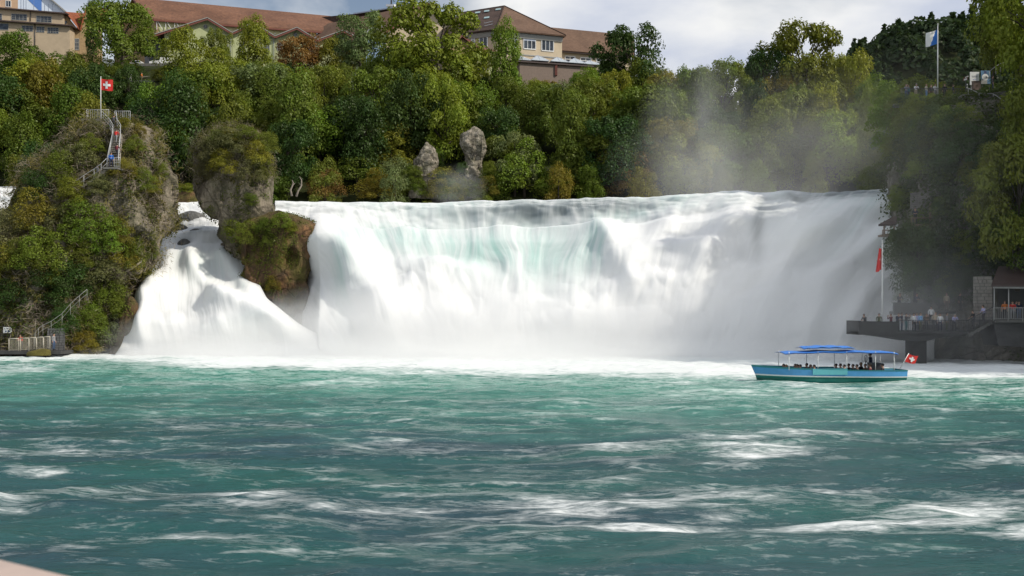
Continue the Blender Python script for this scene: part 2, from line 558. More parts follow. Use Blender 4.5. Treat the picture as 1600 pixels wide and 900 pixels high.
def falls(name, label, cols, rows, nr, nc, bumps, ridges, teal_spots, dark_spots, seed, lump=1.0, fine=0.22, puffs=0.7, ledges=()):
    """rows: lists (over cols) of (px, py, Y); the sheet runs from the first row to the last."""
    k = len(rows)
    u = np.linspace(0, 1, nc)
    uc = np.linspace(0, 1, len(cols))
    P = []
    for px, py, yd in rows:
        P.append([np.interp(u, uc, px), np.interp(u, uc, py), np.interp(u, uc, yd)])
    P = np.array(P)                                           # k,3,nc
    vs = np.linspace(0, k - 1, nr)
    i0 = np.clip(np.floor(vs).astype(int), 0, k - 2)
    fr = (vs - i0)[:, None]
    X = P[i0, 0] * (1 - fr) + P[i0 + 1, 0] * fr
    Yp = P[i0, 1] * (1 - fr) + P[i0 + 1, 1] * fr
    D = P[i0, 2] * (1 - fr) + P[i0 + 1, 2] * fr
    ks = max(2, int(nr / k * 0.17))
    X, Yp, D = smooth_rows(X, ks), smooth_rows(Yp, ks), smooth_rows(D, ks)
    U, V = np.repeat(u[None], nr, 0), np.repeat((vs / (k - 1))[:, None], nc, 1)
    px, py = X, Yp
    out = np.zeros_like(px)
    for bx, by, rx, ry, am in bumps:
        q = ((px - bx) / rx) ** 2 + ((py - by) / ry) ** 2
        out += am * np.exp(-q)
    for bx, by, rx, ry, am in ledges:                     # water thrown out over a ledge: sudden at the top, easing off below
        e = by + 0.10 * (px - bx) ** 2 / rx + 5 * fbm(px / 30, py / 60, s=seed + int(bx), octv=2)
        out += 1.3 * am * np.exp(-((px - bx) / rx) ** 2) * sstep(e - 13, e + 17, py) * np.exp(-np.clip(py - e, 0, 999) / ry)
    for pts, wd, am in ridges:
        d = np.full_like(px, 1e9)
        for (ax, ay), (bx, by) in zip(pts[:-1], pts[1:]):
            L = (bx - ax) ** 2 + (by - ay) ** 2
            tt = np.clip(((px - ax) * (bx - ax) + (py - ay) * (by - ay)) / L, 0, 1)
            d = np.minimum(d, np.hypot(px - ax - tt * (bx - ax), py - ay - tt * (by - ay)))
        out += am * np.exp(-(d / wd) ** 2)
    k_ = np.interp(px, [430, 520, 640, 800, 950, 1100, 1250, 1400], [-.1, -.45, -.35, 0, .15, .45, .75, .85]) if nc > 400 else 0
    fx = px + k_ * (py - 330) + 14 * fbm(px / 60, py / 60, s=seed + 8, octv=2)       # constant along the flow
    wu = (fx - 400) / 1000
    steep = sstep(0.14, 0.42, V)
    low = sstep(0.45, 0.75, V)
    out += lump * 1.3 * fbm(fx / 85, py / 75, s=seed, octv=2) * steep
    puff = np.abs(fbm(fx / 60 + 3, py / 52, s=seed + 4, octv=2)) + .5 * np.abs(fbm(fx / 26, py / 30, s=seed + 5, octv=2))
    out += lump * puffs * (puff - .25) * (0.1 * steep + .9 * low)
    out += lump * 0.28 * fbm(fx / 30, V * 3.2, s=seed + 1, octv=2) * (0.2 + 0.8 * steep)
    stv = fbm(wu * 80, V * 3.0, s=seed + 2, octv=4)
    out += fine * .5 * stv * (0.4 + 0.6 * steep)
    out += fine * .22 * fbm(wu * 240, V * 4.0, s=seed + 3, octv=2)
    crest = np.exp(-((V - .22) / .16) ** 2)
    out += crest * (.9 * fbm(px / 48, V * 14, s=seed + 6, octv=3) + .14 * fbm(fx / 13, V * 9, s=seed + 7, octv=2))
    out *= 1 - 0.97 * sstep(0.84, 0.97, V)
    x = (px - 800) / FPX * D
    z = EYE + (HORIZ - py) / FPX * D
    y = D - out * 0.80
    z = z + out * 0.45
    me = mesh_np(name, np.stack([x, y, z], -1).reshape(-1, 3), grid_quads(nr, nc))
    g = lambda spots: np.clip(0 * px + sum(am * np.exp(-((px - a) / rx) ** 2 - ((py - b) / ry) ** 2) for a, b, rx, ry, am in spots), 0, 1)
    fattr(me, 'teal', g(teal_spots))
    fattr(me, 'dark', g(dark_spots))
    fattr(me, 'streak', stv)
    uvl = me.uv_layers.new(name='flow')
    li = np.empty(len(me.loops), np.int32)
    me.loops.foreach_get('vertex_index', li)
    uvl.data.foreach_set('uv', np.stack([wu.ravel(), V.ravel()], -1)[li].astype(np.float32).ravel())
    return tag(link(name, me, M_FALLS), label, 'waterfall', kind='structure')


CP = [430, 500, 560, 620, 700, 800, 900, 1000, 1100, 1200, 1300, 1400, 1460]
CQ = [474] + CP[1:]
F_ROWS = [
    (CP, [338, 338, 338, 338, 336, 335, 333, 330, 328, 324, 320, 316, 315], [166, 166, 166, 166, 165, 164, 162, 160, 158, 156, 153, 150, 149]),
    (CP, [314, 316, 317, 317, 314, 313, 311, 308, 306, 305, 299, 296, 296], [144, 144, 143, 143, 142, 140, 138, 136, 134, 132, 129, 126, 125]),
    (CP, [326, 328, 330, 328, 325, 324, 322, 320, 316, 312, 305, 301, 301], [142, 142, 141, 141, 140, 138, 136, 134, 132, 130, 127, 124, 123]),
    (CP, [352, 358, 366, 366, 364, 363, 360, 350, 340, 330, 318, 310, 310], [138, 138, 138, 138, 137, 136, 134, 132, 130, 128, 125, 122, 121]),
    (CP, [360, 362, 362, 358, 354, 352, 350, 350, 350, 345, 338, 325, 325], [130, 130, 131, 131, 131, 130, 128, 127, 125, 123, 121, 119, 118]),
    (CP, [385, 385, 384, 380, 376, 374, 374, 378, 382, 380, 372, 360, 360], [127, 126, 127, 127, 127, 126, 125, 124, 122, 120, 118, 116, 115]),
    (CQ, [430, 430, 430, 430, 430, 430, 430, 432, 435, 435, 430, 425, 425], [128, 123.6, 123, 123, 123, 122, 121, 120, 119, 117, 115, 113, 112]),
    (CQ, [480, 482, 484, 484, 484, 484, 484, 486, 488, 490, 488, 485, 485], [127, 119.5, 119, 119, 119, 118, 117, 117, 116, 114, 112, 110, 109]),
    (CQ, [530, 531, 531, 531, 531, 532, 532, 533, 534, 535, 535, 535, 535], [121, 114.5, 114, 113, 113, 113, 112, 112, 111, 110, 108, 106, 105]),
    (CP, [572, 572, 573, 574, 574, 575, 575, 576, 577, 578, 579, 580, 580], [110, 109, 108, 107, 106, 106, 105, 104, 103, 102, 101, 100, 100]),
]
falls('waterfall', 'wide white waterfall pouring over the river ledge in silky curtains', CP, F_ROWS, 300, 560,
      bumps=[(690, 445, 70, 52, .9), (600, 500, 80, 50, .8), (1075, 425, 85, 60, .8), (960, 380, 30, 45, 0.7), (1130, 500, 110, 40, 1.0), (820, 520, 200, 30, 1.5), (1320, 500, 70, 40, 1.6)],
      ridges=[([(508, 372), (548, 410), (590, 470), (610, 545)], 34, 2.2), ([(1390, 322), (1310, 345), (1235, 395), (1195, 480)], 22, 2.0), ([(1395, 372), (1330, 402), (1275, 455), (1250, 540)], 20, 1.8),
              ([(1220, 318), (1140, 345), (1090, 400)], 24, 1.6), ([(1150, 316), (1050, 345), (990, 400)], 26, 1.2), ([(1400, 430), (1350, 460), (1310, 530)], 18, 1.3), ([(935, 356), (960, 400), (985, 460)], 16, 0.9)],
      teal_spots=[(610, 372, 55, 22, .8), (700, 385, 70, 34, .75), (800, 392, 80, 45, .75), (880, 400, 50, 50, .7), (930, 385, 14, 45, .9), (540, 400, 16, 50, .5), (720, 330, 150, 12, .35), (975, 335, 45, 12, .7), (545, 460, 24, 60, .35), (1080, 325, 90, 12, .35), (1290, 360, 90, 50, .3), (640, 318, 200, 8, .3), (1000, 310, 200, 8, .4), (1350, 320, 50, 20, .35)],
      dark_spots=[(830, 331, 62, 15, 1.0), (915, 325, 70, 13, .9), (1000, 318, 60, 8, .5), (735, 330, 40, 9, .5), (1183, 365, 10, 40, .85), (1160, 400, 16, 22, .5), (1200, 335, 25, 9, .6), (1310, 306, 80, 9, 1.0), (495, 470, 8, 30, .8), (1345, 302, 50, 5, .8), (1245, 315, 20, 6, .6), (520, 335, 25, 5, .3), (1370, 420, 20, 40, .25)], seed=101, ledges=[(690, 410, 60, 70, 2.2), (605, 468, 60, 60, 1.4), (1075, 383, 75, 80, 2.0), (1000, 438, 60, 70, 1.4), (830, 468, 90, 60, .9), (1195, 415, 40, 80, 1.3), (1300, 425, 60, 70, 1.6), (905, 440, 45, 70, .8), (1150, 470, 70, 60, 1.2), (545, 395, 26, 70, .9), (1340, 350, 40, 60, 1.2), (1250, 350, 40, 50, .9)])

CL = [0, 1, 2, 3, 4, 5]
lin = lambda a, b: [a + (b - a) * i / 5 for i in range(6)]
L_ROWS = [
    (lin(258, 335), lin(306, 306), lin(160, 160)), (lin(262, 335), lin(316, 317), lin(147, 147)), (lin(262, 338), lin(330, 332), lin(145, 145)),
    (lin(260, 345), lin(340, 342), lin(141, 141)), (lin(258, 350), lin(356, 357), lin(139.5, 139.5)), (lin(256, 365), lin(364, 366), lin(136, 136)),
    (lin(252, 378), lin(384, 386), lin(134.5, 134.5)), (lin(248, 388), lin(398, 398), lin(131, 131)), (lin(240, 400), lin(430, 434), lin(127, 126)), (lin(222, 418), lin(462, 468), lin(123, 121)),
    (lin(206, 466), lin(505, 508), lin(119, 116.5)), (lin(190, 540), lin(540, 540), lin(114.5, 113)), (lin(165, 590), lin(573, 573), lin(109, 108)),
]
falls('waterfall', 'narrow stepped cascade between the flag rock and the mushroom shaped rock', CL, L_ROWS, 280, 300,
      bumps=[(360, 490, 50, 34, .8), (420, 510, 55, 30, .8)],
      ridges=[([(300, 400), (318, 440), (350, 470), (420, 500), (480, 545)], 16, 1.5), ([(270, 395), (262, 430), (238, 470), (225, 530)], 14, 1.1), ([(350, 400), (372, 430), (400, 470)], 12, .9)],
      teal_spots=[(300, 412, 26, 30, .35), (345, 418, 22, 34, .3), (380, 440, 14, 28, .3), (400, 520, 60, 20, .15)],
      dark_spots=[(300, 338, 22, 4, .9), (275, 352, 18, 4, .9), (312, 362, 22, 7, .9), (290, 378, 12, 7, .5), (355, 398, 10, 5, .6), (388, 420, 6, 22, .6), (222, 480, 6, 40, .5), (180, 548, 16, 6, .8), (300, 470, 8, 30, .2)], seed=211, lump=0.8, fine=0.2, puffs=0.6, ledges=[(252, 440, 30, 70, 2.2), (300, 412, 24, 50, 1.3), (352, 460, 36, 60, 2.4), (262, 505, 42, 50, 1.5), (418, 500, 42, 50, 1.8), (330, 512, 34, 50, 1.5), (224, 462, 15, 60, 1.0), (300, 357, 40, 18, .9), (290, 338, 30, 14, .7), (385, 478, 30, 50, 1.0)])
RL = [(lin(-70, 70), lin(292, 290), lin(160, 160)), (lin(-70, 70), lin(303, 303), lin(150, 150)), (lin(-70, 70), lin(318, 318), lin(146, 146)), (lin(-70, 70), lin(322, 324), lin(142, 142)), (lin(-70, 70), lin(345, 347), lin(138, 138)), (lin(-70, 70), lin(400, 400), lin(132, 132)), (lin(-90, 90), lin(561, 561), lin(122, 122))]
falls('waterfall', 'white rapids coming round the far flank of the flag rock', CL, RL, 90, 90, bumps=[(0, 325, 14, 5, .6)], ridges=[], teal_spots=[], dark_spots=[(8, 312, 9, 3, .8), (16, 335, 8, 4, .6), (2, 342, 10, 3, .6)], seed=307, lump=0.7, fine=0.15)


# ------------------------------------------------------------------ hill behind the falls, far hill
def hill_top(x):
    return np.interp(x, [-200, -68, -50, 10, 35, 70, 140], [56.5, 56.5, 52, 50, 47, 46, 50])


def hill(x, y):
    x, y = np.asarray(x, float), np.asarray(y, float)
    ys = 157 + 2.0 * fbm(x * 0.06, x * 0 + 0.3, s=41, octv=3)
    t = np.clip((y - ys) / 58, 0, 1)
    z = 18.5 + (hill_top(x) - 18.5) * (0.28 * np.sin(t ** 0.9 * math.pi / 2) + 0.72 * t)
    return z + 1.3 * fbm(x * 0.08, y * 0.08, s=42, octv=4) * sstep(0, .1, t) * (1 - sstep(.9, 1, t)) + 0.02 * np.clip(y - ys - 58, 0, 400) - 6 * sstep(2, -6, y - ys)


gx = np.linspace(-260, 260, 200)
gy = np.concatenate([np.linspace(149, 235, 80), np.linspace(240, 420, 20)])
GX, GY = np.meshgrid(gx, gy)
me = mesh_np('hillside', np.stack([GX, GY, hill(GX, GY)], -1).reshape(-1, 3), grid_quads(len(gy), len(gx)))
tag(link('hillside', me, M_SOIL), 'steep wooded hillside rising behind the falls', 'hillside', kind='structure')


def hill_hit(px, py):
    """Where the line of sight through (px, py) meets the hillside."""
    y = np.linspace(155, 300, 600)
    zr = EYE + (HORIZ - py) / FPX * y
    hz = hill((px - 800) / FPX * y, y)
    k = np.argmax(hz >= zr)
    if hz[k] < zr[k]: k = 250
    return float(y[k])


def far_z(x, y):
    x, y = np.asarray(x, float), np.asarray(y, float)
    return 20 + 108 * sstep(55, 185, x) * sstep(330, 470, y) + 5 * fbm(x * .02, y * .02, s=51)


gx, gy = np.linspace(20, 520, 70), np.linspace(330, 700, 50)
GX, GY = np.meshgrid(gx, gy)
me = mesh_np('far_hill', np.stack([GX, GY, far_z(GX, GY)], -1).reshape(-1, 3), grid_quads(len(gy), len(gx)))
tag(link('far_hill', me, M_SOIL), 'distant hill on the horizon under dark forest', 'hill', kind='structure')


# ------------------------------------------------------------------ rocks: lofted from their outline, worn by noise
def loft_rock(name, label, sil, Y, depth, seed, mats, nz=150, na=180, rough=1.0, lean=0.0, cat='rock', kind=None, flat=2.6, cuts=24):
    """sil: (py, px of the near side, px of the other side) from top to bottom; depth: half thickness relative to half width."""
    sil = sorted(sil)
    pys = np.array([s[0] for s in sil], float)
    lft = np.array([(s[1] - 800) / FPX * Y for s in sil])
    rgt = np.array([(s[2] - 800) / FPX * Y for s in sil])
    zs = EYE + (HORIZ - pys) / FPX * Y
    v = np.linspace(0, 1, nz)
    zz = zs[0] + (zs[-1] - zs[0]) * v
    a = np.interp(-zz, -zs, lft); b = np.interp(-zz, -zs, rgt)
    sm = lambda q: np.convolve(np.pad(q, 2, mode='edge'), [.1, .2, .4, .2, .1], 'valid')
    a, b = sm(a), sm(b)
    cx, hw = (a + b) / 2, (b - a) / 2
    th = np.linspace(0, 2 * math.pi, na, endpoint=False)
    ct, st = np.cos(th), np.sin(th)
    sx = np.sign(ct) * np.abs(ct) ** (2 / flat); sy = np.sign(st) * np.abs(st) ** (2 / flat)
    X = cx[:, None] + hw[:, None] * sx[None]
    dep = depth * (0.6 * hw + 0.4 * hw.mean())
    Yv = Y + lean * (v[:, None] - 0.5) * -1 + dep[:, None] * sy[None]
    Z = np.repeat(zz[:, None], na, 1)
    nx, ny = sx[None] + 0 * X, sy[None] + 0 * X
    d = 1.5 * fbm(X * .16, Yv * .16, Z * .16, s=seed, octv=4) + 0.55 * (1 - 2 * np.abs(fbm(X * .35, Yv * .35, Z * .22, s=seed + 1, octv=4)))
    blk = np.round(3.2 * fbm(X * .22, Yv * .22, Z * .3, s=seed + 2, octv=2) * 2) / 6.4
    d = rough * (d * 0.55 + 0.55 * blk + 0.28 * fbm(X * .9, Yv * .9, Z * .9, s=seed + 3, octv=4))
    d *= np.minimum(1, hw / max(hw.max() * .35, 1e-3))[:, None]
    X = X + nx * d; Yv = Yv + ny * d; Z = Z + 0.25 * d
    V = np.stack([X, Yv, Z], -1).reshape(-1, 3)
    N0 = np.stack([nx, ny, 0.12 + 0 * nx], -1).reshape(-1, 3)
    rg = np.random.default_rng(seed)
    Rm = hw.mean()
    for _ in range(cuts):                                     # split-off faces: flat facets of broken limestone
        k = rg.integers(len(V))
        n_ = N0[k] + rg.normal(size=3) * [.35, .35, .30]
        n_ /= np.linalg.norm(n_)
        rad_, dep_ = Rm * rg.uniform(.18, .5), rg.uniform(.15, .6) * min(1, Rm / 4)
        if V[k][2] > zz[0] - 2.5: continue
        near = np.linalg.norm((V - V[k]) * [1, 1, .7], axis=1) < rad_
        e = (V[near] - V[k]) @ n_ + dep_
        V[near] -= np.clip(e, 0, 1.2)[:, None] * n_
    V += N0 * (0.10 * rough * fbm(V[:, 0] * 2.2, V[:, 1] * 2.2, V[:, 2] * 2.8, s=seed + 8, octv=3))[:, None]
    q = grid_quads(nz, na, wrap=True)[:, ::-1]
    # closing cap on top
    top = [V]
    ring = V[:na]
    cen = ring.mean(0)
    caps = []
    base = 0
    for f, dz in ((0.7, .25), (0.35, .45), (0.02, .5)):
        nr_ = cen + (ring - cen) * f
        nr_ = nr_.copy(); nr_[:, 2] += dz * rough * (0.4 + 0.8 * vnoise(nr_[:, 0] * .8, nr_[:, 1] * .8, s=seed + 5))
        off = sum(len(t) for t in top)
        i = np.arange(na); j = (i + 1) % na
        caps.append(np.stack([base + j, base + i, off + i, off + j], -1)[:, ::-1])
        top.append(nr_); base = off
    V = np.concatenate(top); q = np.concatenate([q] + caps)
    me = mesh_np(name, V, q, smooth=False)
    o = link(name, me, mats)
    tag(o, label, cat, kind=kind)
    return o


FLAG_SIL = [(191, 120, 214), (196, 113, 222), (207, 104, 230), (225, 92, 240), (248, 66, 252), (270, 40, 268), (296, 28, 277), (318, 20, 276), (345, 6, 268), (380, -22, 258), (410, -50, 250), (428, -55, 240), (440, -58, 226), (480, -62, 214), (520, -60, 212), (540, -52, 200), (556, -50, 180), (575, -50, 178)]
flag_rock = loft_rock('rock', 'tall overgrown limestone rock carrying the Swiss flag and a stairway', FLAG_SIL, 122, 0.72, 601, M_ROCK, 220, 280, 0.8, lean=9, cuts=110)
MUSH_SIL = [(206, 352, 384), (210, 330, 398), (222, 312, 410), (240, 304, 418), (262, 303, 422), (285, 308, 425), (305, 314, 425), (320, 320, 424), (338, 330, 420), (350, 342, 414), (362, 346, 410), (380, 345, 405), (395, 346, 400), (430, 350, 398)]
mush_rock = loft_rock('rock', 'mushroom shaped limestone rock with bushy top standing in the falls', MUSH_SIL, 132, 0.85, 641, M_ROCK, 150, 200, 0.7, flat=3.0, cuts=60)
BOULD_SIL = [(334, 425, 442), (338, 410, 452), (346, 395, 478), (356, 385, 496), (372, 378, 505), (390, 376, 508), (420, 378, 506), (450, 384, 503), (495, 384, 496), (560, 384, 490)]
moss_rock = loft_rock('rock', 'reddish brown mossy boulder with flat top at the edge of the main fall', BOULD_SIL, 128, 0.8, 661, M_WETROCK, 150, 190, 0.75, flat=3.6, cuts=60)
loft_rock('rock', 'small wet brown boulder at the foot of the flag rock by the cascade', [(466, 202, 208), (474, 196, 214), (495, 190, 219), (510, 186, 218), (525, 180, 216), (545, 172, 212), (565, 165, 212)], 117, .8, 671, M_WETROCK, 40, 60, 0.4)
M_CRAG = rock_material('pale_limestone', (0.50, 0.45, 0.38), (0.32, 0.28, 0.22), (0.09, 0.08, 0.065), scale=1.6)
loft_rock('rock', 'pale limestone crag rising from the trees above the river', [(204, 738, 749), (211, 728, 755), (230, 725, 757), (250, 731, 753), (268, 726, 758), (285, 722, 762), (312, 720, 764)], 163, .8, 681, M_CRAG, 110, 130, 1.2, flat=3.4, cuts=90)
loft_rock('rock', 'low grey crag half hidden by shrubs near the pale limestone crag', [(224, 663, 671), (234, 656, 680), (252, 650, 684), (270, 648, 688), (312, 646, 690)], 163, .8, 691, M_CRAG, 90, 110, 1.1, flat=3.4, cuts=80)
loft_rock('rock', 'grey limestone face showing between trees behind the flag rock', [(168, 222, 236), (178, 210, 246), (200, 200, 252), (230, 196, 250), (268, 190, 256)], 167, .6, 701, M_ROCK, 70, 80, 1.0, flat=3.2, cuts=50)

CRAG_SHRUBS = [(728, 292, 30), (742, 298, 34), (762, 290, 36), (722, 262, 22), (764, 262, 24), (655, 292, 34), (676, 296, 34), (690, 280, 30), (650, 270, 26), (700, 296, 40), (715, 300, 34)]
# the tall cliff beside the falls: a bent wall with a plateau, running on to the side of the river
CPATH = [(60, 168), (55.5, 150), (50.5, 134), (46.3, 121), (43.6, 112), (45, 105), (50.5, 101.5), (60, 97), (74, 85), (89, 66), (108, 48), (136, 34)]
CTOP = [29, 28.8, 28.6, 28.2, 26.5, 25, 22.3, 29, 42, 50, 52, 51]  # far end, out of view, set high to shade platform and falls
CFOOT = [17, 15, 6, 0, -1, -1, -1, -1, -1, -1, -1, -1]


def cliff_mesh():
    n = 420
    t = np.linspace(0, len(CPATH) - 1, n)
    ii = np.arange(len(CPATH))
    sm = lambda q: np.convolve(np.pad(np.interp(t, ii, q), 14, mode='edge'), np.ones(29) / 29, 'valid')
    X, Y, T, F0 = sm([p[0] for p in CPATH]), sm([p[1] for p in CPATH]), sm(CTOP), sm(CFOOT)
    dx, dy = np.gradient(X), np.gradient(Y)
    L = np.hypot(dx, dy)
    nx, ny = dy / L, -dx / L                      # to the river
    s = -1 if nx[n // 2] * -0.5 + ny[n // 2] * -1 < 0 else 1
    nx, ny = nx * s, ny * s
    nv = 170
    v = np.linspace(0, 1, nv)
    prof = np.interp(v, [0, .1, .3, .45, .6, .8, .93, 1], [2.0, 1.5, .6, .4, 1.0, .5, -.2, -1.2])   # outward offset from foot to rim
    Z = F0[None] + (T - F0)[None] * v[:, None]
    PX, PY = X[None] + nx[None] * prof[:, None], Y[None] + ny[None] * prof[:, None]
    d = 2.2 * fbm(PX * .11, PY * .11, Z * .11, s=801, octv=4) + 1.0 * (0.5 - np.abs(fbm(PX * .25, PY * .25, Z * .2, s=802, octv=4)) * 2) + .4 * fbm(PX * .8, PY * .8, Z * .8, s=803)
    d *= (1 - .6 * sstep(.9, 1, v))[:, None]
    PX, PY = PX + nx[None] * d, PY + ny[None] * d
    rows = [np.stack([PX, PY, Z], -1)]
    for k, (back, dz) in enumerate(((2.5, .3), (8, 1.6), (18, 2.6), (45, 3.0))):
        bx, by = X - nx * back, Y - ny * back
        rows.append(np.stack([bx, by, T + dz * (0.4 + vnoise(bx * .2, by * .2, s=810 + k))], -1)[None])
    V = np.concatenate(rows, 0)
    return V, nv + 4, n, np.stack([nx, ny], -1)


CV, cnr, cnc, CN = cliff_mesh()
me = mesh_np('cliff', CV.reshape(-1, 3), grid_quads(cnr, cnc))
me.polygons.foreach_set('use_smooth', [False] * len(me.polygons))
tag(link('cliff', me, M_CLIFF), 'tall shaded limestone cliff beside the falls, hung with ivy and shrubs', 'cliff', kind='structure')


def cliff_point(x, zf):
    """Point of the cliff face seen from the river at sideways position x and height fraction zf."""
    r = int(zf * 169)
    row = CV[r]
    front = np.arange(cnc)[row[:, 1] < 135]
    k = front[np.argmin(np.abs(row[front, 0] - x) + 0.2 * np.abs(row[front, 1] - 100))]
    return Vector(row[k])


# ------------------------------------------------------------------ foliage
RNG = np.random.default_rng(11)


def leaf_quads(cen, nor, size, rng, aspect=0.62):
    # aspect: width over length, small for twigs and grass
    """Small bent rhombic leaves: arrays of centres, normals and sizes."""
    n = len(cen)
    nor = nor / np.maximum(np.linalg.norm(nor, axis=1, keepdims=True), 1e-6)
    r = rng.normal(size=(n, 3))
    t = np.cross(nor, r); t /= np.maximum(np.linalg.norm(t, axis=1, keepdims=True), 1e-6)
    b = np.cross(nor, t)
    s = size[:, None]
    tip = 0.22 * s * nor
    v = np.stack([cen - t * s - tip, cen + b * s * aspect, cen + t * s - tip, cen - b * s * aspect], 1)
    return v.reshape(-1, 3), np.arange(n * 4).reshape(-1, 4)


def foliage_mesh(name, cen, nor, size, rng, tint=None, aspect=.62):
    v, q = leaf_quads(cen, nor, size, rng, aspect)
    me = mesh_np(name, v, q, smooth=False)
    tint = rng.random(len(cen)) if tint is None else tint
    fattr(me, 'tint', np.repeat(tint, 4))
    return me


def sphere_pts(n, rng):
    p = rng.normal(size=(n, 3))
    return p / np.linalg.norm(p, axis=1, keepdims=True)


def crown_variant(seed, kind, leaves=4200):
    """Tree of unit height and unit width: (trunk mesh builder, crown mesh)."""
    rng = np.random.default_rng(seed)
    ncl = {'round': 34, 'oak': 40, 'tall': 36, 'loose': 30, 'cone': 40, 'bush': 26}[kind]
    cl, rad = [], []
    for i in range(ncl):
        for _ in range(40):
            u = rng.random()
            if kind == 'cone':
                z = 0.12 + 0.86 * u; rr = 0.46 * (1.02 - u) ** 0.85 + 0.03; c = 0.13 * (1.15 - u)
            elif kind == 'tall':
                z = 0.16 + 0.78 * u; rr = 0.36 * math.sin(min(1, u * 1.25 + .12) * math.pi * .62) ** .7 * (1.12 - u * .75); c = 0.14
            elif kind == 'loose':
                z = 0.22 + 0.7 * u; rr = 0.40 * math.sin(math.pi * (0.12 + 0.8 * u)) ** .6; c = 0.125
            elif kind == 'oak':
                z = 0.30 + 0.60 * u; rr = 0.43 * math.sin(math.pi * (0.14 + 0.74 * u)) ** .55; c = 0.125
            elif kind == 'bush':
                z = 0.10 + 0.72 * u; rr = 0.40 * math.cos(u * 1.35) ** .6; c = 0.17
            else:
                z = 0.20 + 0.66 * u; rr = 0.40 * math.sin(math.pi * (0.16 + 0.74 * u)) ** .6; c = 0.15
            a = rng.random() * 2 * math.pi
            q = rr * (0.35 + 0.65 * rng.random() ** .5) * (0.80 + 0.38 * rng.random()) * (1.22 if rng.random() < .16 else 1)
            p = np.array([q * math.cos(a), q * math.sin(a), z])
            if all(np.linalg.norm((p - o) * [1, 1, .9]) > c * 0.62 for o in cl): break
        cl.append(p); rad.append(c * (0.55 + 0.75 * rng.random()))
    cl, rad = np.array(cl), np.array(rad)
    per = leaves // ncl
    zs_ = 1.0 if kind in ('tall', 'loose') else .88
    C_, N_, S_, T_ = [], [], [], []
    for p, r in zip(cl, rad):
        d = sphere_pts(per, rng)
        d[:, 2] = np.where(d[:, 2] < -0.6, -d[:, 2], d[:, 2])
        rr = r * (0.55 + 0.55 * rng.random(per) ** .7) * (0.75 + 0.5 * vnoise(d[:, 0] * 2.2 + p[0] * 30, d[:, 1] * 2.2 + p[1] * 30, d[:, 2] * 2.2, s=seed))
        c = p + d * rr[:, None] * [1, 1, zs_]
        inside = np.zeros(per, bool)
        for o, ro in zip(cl, rad):
            if o is not p: inside |= (np.linalg.norm((c - o) / [1, 1, zs_], axis=1) < ro * 0.55)
        k = ~inside | (rng.random(per) < .12)
        C_.append(c[k]); N_.append((d * .9 + rng.normal(size=d.shape) * .44 + [0, 0, .28])[k])
        S_.append(0.0150 * (0.7 + 0.7 * rng.random(k.sum())))
        T_.append(np.clip(rng.random(k.sum()) * .5 + .5 * rng.random(), 0, 1))
    cme = foliage_mesh('crown', np.concatenate(C_), np.concatenate(N_), np.concatenate(S_), rng, np.concatenate(T_))
    mb = MB()
    lean = rng.normal(size=2) * 0.02
    fork = 0.42 if kind != 'cone' else 0.92
    tr = [Vector((0, 0, -0.06)), Vector((lean[0] * .4, lean[1] * .4, 0.14)), Vector((lean[0], lean[1], 0.3)), Vector((lean[0] * 1.6, lean[1] * 1.2, fork)), Vector((lean[0] * 2, lean[1] * 1.5, max(fork + .05, 0.72)))]
    mb.tube(tr, [.028, .022, .018, .012, .005], 7)
    for p, r in list(zip(cl, rad))[::2]:
        z0 = min(0.16 + 0.55 * max(0, p[2] - .2), fork + .2)
        s0 = Vector((lean[0] * z0 * 2.5, lean[1] * z0 * 2.5, z0))
        e = Vector(p)
        mid = s0.lerp(e, .5) + Vector((0, 0, 0.03))
        mb.tube([s0, mid, e], [.009, .006, .0025], 5, cap=False)
    me = bpy.data.meshes.new('trunk')
    me.from_pydata(mb.v, [], mb.f)
    me.polygons.foreach_set('use_smooth', [True] * len(me.polygons))
    me.materials.append(M_BARK)
    cme.materials.append(M_LEAF)
    return me, cme


VAR = {k: [crown_variant(100 * i + j * 7 + 3, k, n) for j in range(c)] for i, (k, c, n) in enumerate((('round', 6, 13000), ('oak', 2, 15000), ('tall', 3, 12000), ('loose', 2, 10500), ('bush', 6, 7000)))}
COL = {'grey olive': (.125, .128, .052), 'mid green': (.092, .132, .018), 'dark green': (.036, .070, .016), 'olive': (.112, .142, .020), 'yellow green': (.160, .195, .022), 'rusty brown': (.165, .105, .028),
       'grey green': (.115, .155, .055), 'bright green': (.108, .168, .020), 'golden olive': (.168, .158, .022)}
TREES = []


def tree(x, y, z, w, h, col, kind, rz=None, jit=0.14, vi=None):
    root = thing('tree', None, 'tree', (x, y, z), random.random() * 6.28 if rz is None else rz)
    tm, cm = VAR[kind][random.randrange(len(VAR[kind])) if vi is None else vi]
    b = COL[col]
    k = 1 + random.uniform(-jit, jit)
    c = (b[0] * k * (1 + random.uniform(-jit, jit)), b[1] * k, b[2] * k, 1)
    for nm, me in (('trunk', tm), ('crown', cm)):
        o = bpy.data.objects.new(nm, me)
        C.objects.link(o)
        o.parent = root
        o.color = c
    q_ = random.uniform(.88, 1.14)
    root.scale = (w * q_, w / q_, h)
    TREES.append((root, col, kind))
    return root


def tree_px(px, base, top, wpx, col, kind, Y=None, z0=None, **kw):
    """Tree whose foot is seen at (px, base), reaching up to top, wpx wide in the photograph."""
    y = hill_hit(px, base) if Y is None else Y
    p = at(px, base, y)
    s = y / FPX
    r = tree(p.x, y, p.z if Y is not None else float(hill(p.x, y)), wpx * s * 1.12, (base - top) * s * 1.04, col, kind, **kw)
    r['_px'] = (px, base, top)
    return r


